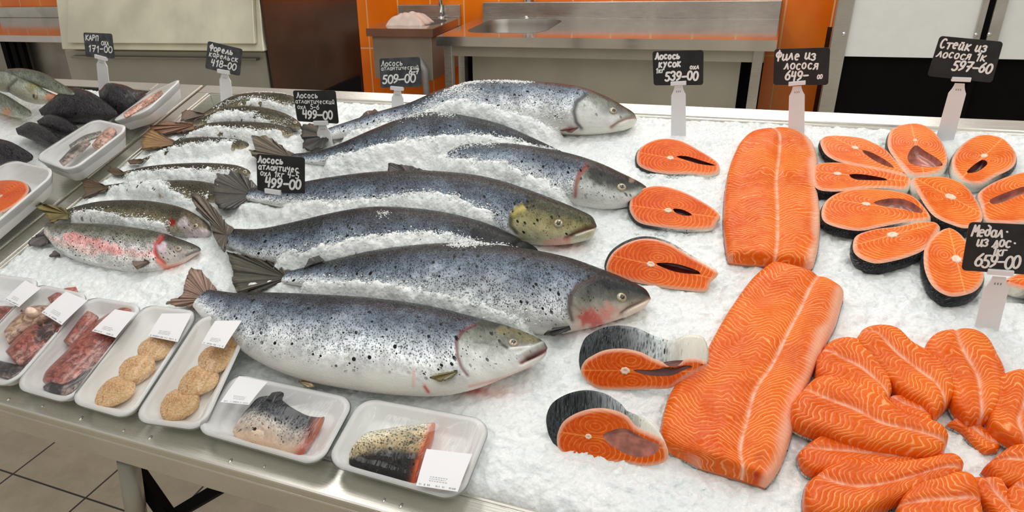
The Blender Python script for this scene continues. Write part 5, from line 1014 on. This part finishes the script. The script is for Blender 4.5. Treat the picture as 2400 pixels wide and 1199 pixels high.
# handwriting: each letter a few strokes in a box 0.6 wide, 1 high (y down)
def arc_(cx, cy, rx, ry, a0, a1, n=9): return [(cx+rx*math.cos(math.radians(a0+(a1-a0)*i/n)), cy+ry*math.sin(math.radians(a0+(a1-a0)*i/n))) for i in range(n+1)]
O_ = arc_(.3, .5, .27, .48, -90, 270, 14)
GL_ = {
 '0': [O_], '1': [[(.12, .28), (.34, .03), (.30, 1)]], '2': [arc_(.3, .28, .25, .27, 180, 380, 8)+[(.05, .98), (.58, .95)]],
 '3': [arc_(.28, .26, .25, .25, 200, 440, 8)+arc_(.28, .73, .28, .26, -80, 150, 9)], '4': [[(.12, .02), (.06, .52), (.52, .50)], [(.48, .05), (.42, 1)]],
 '5': [[(.55, .03), (.18, .05), (.13, .42)]+arc_(.28, .70, .27, .29, -110, 140, 9)], '6': [[(.48, .02), (.16, .38)]+arc_(.30, .70, .24, .28, 190, 545, 12)],
 '7': [[(.05, .06), (.55, .04), (.24, 1)], [(.12, .52), (.50, .48)]], '8': [arc_(.3, .26, .2, .23, 90, 450, 10)+arc_(.3, .74, .25, .25, -90, 270, 11)],
 '9': [arc_(.30, .30, .23, .27, 10, 370, 12)+[(.52, .32), (.42, .75), (.12, .98)]], '-': [[(.06, .55), (.52, .52)]], '_': [[(-.05, .55), (.65, .52)]], '.': [[(.26, .5), (.3, .54)]],
 'К': [[(.08, 0), (.06, 1)], [(.55, .02), (.10, .52), (.56, 1)]], 'А': [[(.02, 1), (.30, .02), (.56, 1)], [(.12, .65), (.48, .63)]], 'Р': [[(.08, 1), (.10, .02), (.4, .04), (.54, .25), (.42, .5), (.10, .54)]],
 'П': [[(.06, 1), (.10, .05), (.54, .03), (.52, 1)]], 'О': [O_], 'Х': [[(.05, .03), (.55, .98)], [(.55, .03), (.05, .98)]], 'Л': [[(.0, .95), (.12, .85), (.30, .04), (.56, 1)]],
 'Ф': [[(.30, -.02), (.28, 1.05)], arc_(.29, .42, .27, .27, -90, 270, 12)], 'Е': [[(.54, .04), (.10, .04), (.06, .98), (.54, .97)], [(.08, .5), (.44, .48)]], 'Ь': [[(.10, .02), (.08, .96), (.42, .96), (.54, .74), (.40, .54), (.10, .52)]],
 'С': [arc_(.33, .5, .27, .48, -50, -310, 11)], 'Т': [[(.0, .05), (.6, .03)], [(.30, .05), (.27, 1)]], 'Н': [[(.07, .02), (.06, 1)], [(.54, .02), (.52, 1)], [(.07, .5), (.53, .48)]],
 'И': [[(.08, .02), (.06, .97), (.52, .05), (.52, 1)]], 'Й': [[(.08, .12), (.06, .97), (.52, .14), (.52, 1)], arc_(.3, -.06, .12, .1, 20, 160, 4)], 'Ч': [[(.08, .02), (.10, .48), (.50, .48)], [(.52, .02), (.48, 1)]],
 'У': [[(.06, .03), (.30, .55)], [(.55, .03), (.10, 1.05)]], 'М': [[(.02, 1), (.12, .04), (.30, .62), (.50, .04), (.60, 1)]], 'Д': [[(.0, 1.1), (.04, .9), (.58, .9), (.60, 1.1)], [(.10, .9), (.30, .04), (.50, .9)]],
 'З': [arc_(.26, .26, .24, .24, 200, 440, 8)+arc_(.26, .73, .27, .26, -80, 150, 9)], 'Я': [[(.52, 1), (.52, .04), (.22, .05), (.10, .25), (.22, .48), (.50, .5)], [(.28, .5), (.04, 1)]], 'Г': [[(.08, 1), (.10, .04), (.52, .03)]],
 'а': [arc_(.28, .66, .22, .3, 0, 360, 12)+[(.5, .4), (.5, .92), (.58, .96)]], 'е': [[(.08, .66), (.46, .60)]+arc_(.28, .66, .21, .3, -10, -300, 10)], 'о': [arc_(.29, .66, .23, .31, -90, 270, 12)], 'с': [arc_(.32, .66, .23, .31, -50, -310, 9)],
 'и': [[(.08, .36), (.06, .86), (.2, .97), (.42, .80), (.46, .36), (.46, .9), (.56, .97)]], 'й': [[(.08, .40), (.06, .86), (.2, .97), (.42, .80), (.46, .40), (.46, .9), (.56, .97)], arc_(.28, .16, .12, .1, 20, 160, 4)], 'л': [[(.0, .95), (.12, .85), (.30, .36), (.50, .97)]],
 'т': [[(.02, .38), (.56, .36)], [(.29, .38), (.27, .98)]], 'к': [[(.10, .34), (.08, .98)], [(.48, .36), (.12, .66), (.5, .98)]], 'н': [[(.08, .36), (.07, .97)], [(.46, .36), (.45, .97)], [(.08, .66), (.46, .64)]], 'ч': [[(.08, .36), (.1, .64), (.44, .64)], [(.46, .36), (.44, .98)]],
 'у': [[(.08, .36), (.28, .7)], [(.50, .36), (.14, 1.2)]], 'м': [[(.02, .97), (.12, .38), (.28, .75), (.44, .38), (.54, .97)]], 'ь': [[(.10, .36), (.08, .96), (.36, .96), (.46, .8), (.36, .66), (.10, .66)]], 'я': [[(.46, .98), (.46, .38), (.2, .38), (.12, .52), (.2, .66), (.46, .66)], [(.24, .66), (.04, .98)]],
 'з': [arc_(.24, .5, .2, .15, 200, 440, 7)+arc_(.24, .82, .22, .17, -80, 150, 7)], 'х': [[(.06, .38), (.48, .97)], [(.48, .38), (.06, .97)]], 'г': [[(.08, .98), (.1, .38), (.46, .37)]], 'ф': [[(.30, .1), (.28, 1.2)], arc_(.29, .62, .25, .22, -90, 270, 12)],
 'д': [arc_(.26, .7, .2, .27, 0, 360, 10)+[(.46, .7), (.44, .2), (.2, .05)]], 'р': [[(.08, 1.2), (.10, .38), (.36, .38), (.46, .56), (.36, .78), (.10, .8)]], ' ': []}
TGR = 'handwritten price cards on white stalks'
def price_tag(label, base, card, stalk_top, sw, lines, mat='card', clip=None, bw=1., yoff=0.):
    Pb = bed(base[0], base[1], .01); Yw = (BO+Pb[0]*BX+Pb[1]*BD+.01*BN)[1]+yoff; pb = atY(base[0], base[1], Yw)
    root = wempty('price_card', tuple(float(x) for x in pb), label, 'sign', TGR)
    Cn = [atY(*p, Yw) for p in card]                         # TL TR BR BL
    def cp(a, b, off=0.): P = (Cn[0]*(1-a)+Cn[1]*a)*(1-b)+(Cn[3]*(1-a)+Cn[2]*a)*b; return P+np.array([0, -off, 0])
    w = np.linalg.norm(Cn[1]-Cn[0]); hgt = np.linalg.norm(Cn[3]-Cn[0])
    rr = [(q[0]/w+.5, .5-q[1]/hgt) for q in rrect(0, 0, w, hgt, .006, 4)]; n = len(rr)
    V = [cp(a, b, 0) for a, b in rr]+[cp(a, b, -.0015) for a, b in rr]
    fixn(mesh('card', np.array(V), [tuple(range(n)), tuple(range(n, 2*n))[::-1]]+[(i, (i+1) % n, n+(i+1) % n, n+i) for i in range(n)], M[mat], root, False))
    asp = math.dist(card[0], card[3])/math.dist(card[0], card[1])*w/hgt
    mb = MB(); k = 0; cnt = 0
    for (txt, x, y, sz, wt) in lines:
        tw = sum(.66 if c_ not in ' .1' else (.56 if c_ == '1' else .42) for c_ in txt)*sz*hgt*.95*asp*bw/w; fit = min(1., (.97-x)/tw) if tw < 2.2 else 1.
        X = x*w; rs = .0016*wt*hgt/.075*(sz/.25)**.5
        for ch in txt:
            a0 = sz*hgt*.95*fit
            for st_ in GL_.get(ch, []):
                P = [(X+(px_-.12*(py_-.5))*a0*asp*.95*(1+.06*math.sin(k*1.7)), y*.94*hgt+(py_+.05*math.sin(k*2.3))*a0-(X/w-.5)*0) for px_, py_ in st_]
                for (A, B) in zip(P[:-1], P[1:]):
                    d = np.array(B)-np.array(A); L = np.linalg.norm(d)+1e-9; nn_ = np.array([-d[1], d[0]])/L*rs
                    q = [np.array(A)+nn_, np.array(B)+nn_, np.array(B)-nn_, np.array(A)-nn_]; cnt += 1; off = .0004+cnt*1.5e-6
                    mb.add([cp(c_[0]/w, c_[1]/hgt, off) for c_ in q], [(0, 1, 2, 3)])
                for A in P:
                    cnt += 1
                    mb.add([cp((A[0]+rs*math.cos(t))/w, (A[1]+rs*math.sin(t))/hgt, .0004+cnt*1.5e-6) for t in np.linspace(0, 2*np.pi, 7)[:-1]], [tuple(range(6))])
            X += a0*asp*(.66 if ch not in ' .1' else (.56 if ch == '1' else .42))*bw; k += 1
    mesh('handwriting', np.array(mb.v), mb.f, M['chalk'], root, False)
    # stalk
    T = atY(stalk_top[0], stalk_top[1], Yw+.003); Bm = atY(base[0], base[1], Yw+.003); hwm = abs(atY(stalk_top[0]+sw/2, stalk_top[1], Yw)[0]-atY(stalk_top[0], stalk_top[1], Yw)[0])
    ax = (Bm-T); L = np.linalg.norm(ax); ax /= L; sd = np.array([1., 0, 0]); sd -= ax*(sd@ax); sd /= np.linalg.norm(sd)
    prof = [(0, .55), (.006, .62), (.012, .75), (.02, 1.), (L*.5, 1.03), (L, 1.06), (L+.03, .9)]
    V = [T+ax*a+sd*hwm*b*s_+np.array([0, yo, 0]) for yo in (0, .003) for a, b in prof for s_ in (-1, 1)]
    n = len(prof); F_ = []
    for i in range(n-1):
        a = 2*i; F_ += [(a, a+1, a+3, a+2), (2*n+a, 2*n+a+2, 2*n+a+3, 2*n+a+1), (a, a+2, 2*n+a+2, 2*n+a), (a+1, 2*n+a+1, 2*n+a+3, a+3)]
    F_ += [(0, 2*n, 2*n+1, 1), (2*n-2, 2*n-1, 4*n-1, 4*n-2)]
    fixn(mesh('stalk', np.array(V), F_, M['plastic'], root, False))
    c0 = clip or stalk_top; Cc = atY(c0[0], c0[1]+2, Yw-.002); ch_ = hwm*.28
    V = [Cc+sd*hwm*1.08*a+ax*b*ch_+np.array([0, y, 0]) for y in (-.003, .006) for a in (-1, 1) for b in (-1, 1)]
    o = fixn(mesh('clip', np.array(V), [(0, 1, 3, 2), (4, 6, 7, 5), (0, 4, 5, 1), (2, 3, 7, 6), (0, 2, 6, 4), (1, 5, 7, 3)], M['plastic'], root, False)); b_ = o.modifiers.new('b', 'BEVEL'); b_.width = .0008; b_.segments = 2
    V = []; F_ = []                                           # small embossed mark under the clip
    for i in range(3):
        P = T+ax*(.012)+sd*hwm*(-.25+.25*i)+np.array([0, -.0004, 0]); q = [P+sd*.0007*a+ax*.0018*b for a, b in ((-1, -1), (1, -1), (1, 1), (-1, 1))]; n0 = len(V); V += q; F_.append((n0, n0+1, n0+2, n0+3))
    mesh('embossed_mark', np.array(V), F_, M['hose'], root, False)
    return root
price_tag('black card reading 171-00 above the black fish', (246, 232), [(195, 76), (262, 79), (269, 137), (201, 133)], (237, 138), 24, [('КАРП', .07, .10, .22, 1.1), ('ОХЛ', .60, .34, .17, 1.1), ('171-00', .13, .54, .28, 1.1)], 'greycard', (236, 133))
price_tag('tilted black card reading 418-00 above the small trout', (531, 238), [(487, 96), (568, 115), (562, 178), (481, 160)], (526, 173), 26, [('Форель', .08, .08, .24, 1.2), ('карельск', .08, .33, .22, .9), ('418-00', .16, .63, .26, 1.1)], 'greycard', (524, 166))
price_tag('grey dusty card reading 509-00 at the back rim', (932, 262), [(889, 137), (984, 133), (989, 203), (892, 206)], (931, 212), 27, [('Лосось', .05, .08, .20, .8), ('атлантический', .04, .27, .19, .6), ('6-7', .72, .42, .18, 1.2), ('509_00', .06, .60, .30, 1.2)], 'greycard', (930, 205))
price_tag('black card reading 499-00 in front of the rearmost salmon tail', (764, 345), [(686, 212), (786, 212), (794, 290), (697, 284)], (755, 292), 31, [('Лосось', .08, .06, .19, .9), ('атлантический', .03, .27, .17, .7), ('охл  5-6', .06, .46, .16, .8), ('499_00', .16, .66, .27, 1.3)], 'card', (752, 286))
price_tag('black card reading 499-00 beside the broad dark salmon tail', (645, 492), [(601, 360), (714, 369), (714, 456), (603, 446)], (641, 456), 34, [('Лосось', .04, .05, .19, 1.2), ('атлантичес', .04, .25, .18, 1.0), ('охл 1кг 4-5', .08, .44, .17, .9), ('499-00', .18, .65, .27, 1.3)], 'card', (640, 447))
price_tag('black card reading 539-00 behind the small steaks', (1590, 318), [(1529, 120), (1649, 117), (1648, 199), (1532, 200)], (1590, 202), 34, [('Лосось', .06, .05, .20, 1.3), ('кусок', .12, .27, .22, 1.2), ('охл', .74, .42, .15, 1.0), ('1кг', .06, .52, .15, 1.0), ('539-00', .24, .64, .27, 1.3)], 'card', (1590, 193))
price_tag('black card reading 649 above the rear fillet', (1866, 318), [(1815, 115), (1946, 111), (1941, 199), (1812, 199)], (1868, 203), 37, [('Филе из', .04, .05, .28, 1.), ('лосося', .20, .34, .26, .95), ('649-', .22, .65, .27, 1.1), ('00', .80, .76, .12, 1.)], 'card', (1868, 193))
price_tag('black card reading 597-60 over the steak flower, tilted stalk', (2212, 335), [(2203, 84), (2352, 98), (2325, 194), (2173, 178)], (2250, 196), 42, [('Стейк из', .05, .06, .24, 1.), ('лосося 1к', .05, .32, .22, .9), ('597-60', .34, .58, .25, 1.1)], 'card', (2253, 184))
price_tag('black card reading 659 in front of the steak flower at the right edge', (2312, 770), [(2272, 520), (2462, 529), (2450, 646), (2253, 633)], (2343, 648), 58, [('Медал.', .06, .05, .24, .85), ('из лос.', .14, .27, .23, .85), ('1кг', .34, .48, .20, .85), ('659-00', .15, .67, .28, .9)], 'card', (2345, 636), .86)
# water drops on the front lip
GW = 'water drops on the steel front lip'
for (x, y, wl_) in ((20, 935, 'water drop on the front lip, leftmost of all'), (100, 950, 'water drop on the front lip below the red trimming tray'), (190, 980, 'water drop on the front lip below the three cutlet tray'),
 (290, 1008, 'water drop on the front lip between the two cutlet trays'), (352, 1025, 'water drop on the front lip below the overlapping cutlet tray'), (540, 1080, 'water drop on the front lip below the tail piece tray'),
 (620, 1092, 'water drop under the right half of the tail piece tray'), (900, 1172, 'water drop on the front lip below the scaly piece tray'), (940, 1185, 'water drop on the front lip, rightmost of all')):
    P = bed(x, y, 0); V = []; nu, nv = 12, 5; r = random.uniform(.0025, .0045)
    for i in range(nv+1):
        el = math.pi/2*i/nv
        for j in range(nu): V.append((r*math.cos(el)*math.cos(2*math.pi*j/nu)*.7, r*math.cos(el)*math.sin(2*math.pi*j/nu)*1.3, r*.5*math.sin(el)))
    o = fixn(mesh('water_drop', V, [(i*nu+j, i*nu+(j+1) % nu, (i+1)*nu+(j+1) % nu, (i+1)*nu+j) for i in range(nv) for j in range(nu)], M['chrome'])); o.matrix_world = BED@Matrix.Translation((P[0], P[1], 0)); tag(o, wl_, 'drop', GW)
# loose crumbs of ice lying on the fish and around them
def crumbs(name, spots, label):
    V = []; F_ = []; D = Vector((0, 0, -1))
    ico = bmesh.new(); bmesh.ops.create_icosphere(ico, subdivisions=1, radius=1.); iv = np.array([v.co[:] for v in ico.verts]); ifc = [[v.index for v in f.verts] for f in ico.faces]; ico.free()
    for (poly, rad, num, h) in spots:
        seg = h if poly is None else np.array([bed(x, y, h) for x, y in poly])
        t = RNG.random(num)*(len(seg)-1); i0 = t.astype(int); i1 = np.minimum(i0+1, len(seg)-1); PP = seg[i0]+(seg[i1]-seg[i0])*(t-i0)[:, None]+RNG.normal(0, rad, (num, 2))
        IH = ice_h(PP[:, 0], PP[:, 1], False, True)
        for p, ih in zip(PP, IH):
            z = None
            for bvh, _P in FISH:
                q = bvh.ray_cast(Vector((p[0], p[1], .4)), D)
                if q[0] is not None and (z is None or q[0].z > z): z = q[0].z
            if z is None or z < ih: z = ih
            s_ = random.uniform(.0006, .0021); n0 = len(V); jit = 1+(RNG.random((len(iv), 1))-.5)*1.1
            V += ((iv*jit)*np.array([s_, s_*random.uniform(.6, 1.2), s_*.8])+np.array([p[0], p[1], z+s_*.3])).tolist(); F_ += [[a+n0 for a in f] for f in ifc]
    o = mesh(name, V, F_, M['ice'], None, False); o.matrix_world = BED; tag(o, label, 'ice', kind='stuff'); setcol(o, np.zeros((len(V), 4)), 'stain')
SP = [([(1050, 215), (1100, 200), (1180, 198), (1240, 200)], .009, 900, .10), ([(960, 262), (1060, 235), (1120, 240)], .010, 600, .08), ([(930, 290), (1030, 280), (1060, 285)], .007, 200, .07),
 ([(1060, 345), (1120, 345), (1160, 350)], .008, 250, .06), ([(1060, 590), (1100, 590), (1150, 585)], .008, 300, .07), ([(900, 520), (910, 530)], .006, 60, .06), ([(500, 395), (560, 460)], .012, 150, .04), ([(560, 215), (680, 218)], .004, 200, .05),
 ([(1490, 535), (1600, 538), (1680, 535)], .003, 120, .02), ([(1500, 405), (1600, 408), (1680, 410)], .003, 120, .02)]
for (lu, lv, lw, LL) in ILINES: SP.append((None, .0055, int(1500*(lu[-1]-lu[0])), np.stack([lu, lv], 1)))
crumbs('ice_crumbs', SP, 'loose crumbs of ice scattered on and around the whole fish')
o_ = ice_grid('crushed_ice', U0+.055, .80, .066, BV1-.058, .0042, ice_h, 'bed of crushed white ice filling the counter')
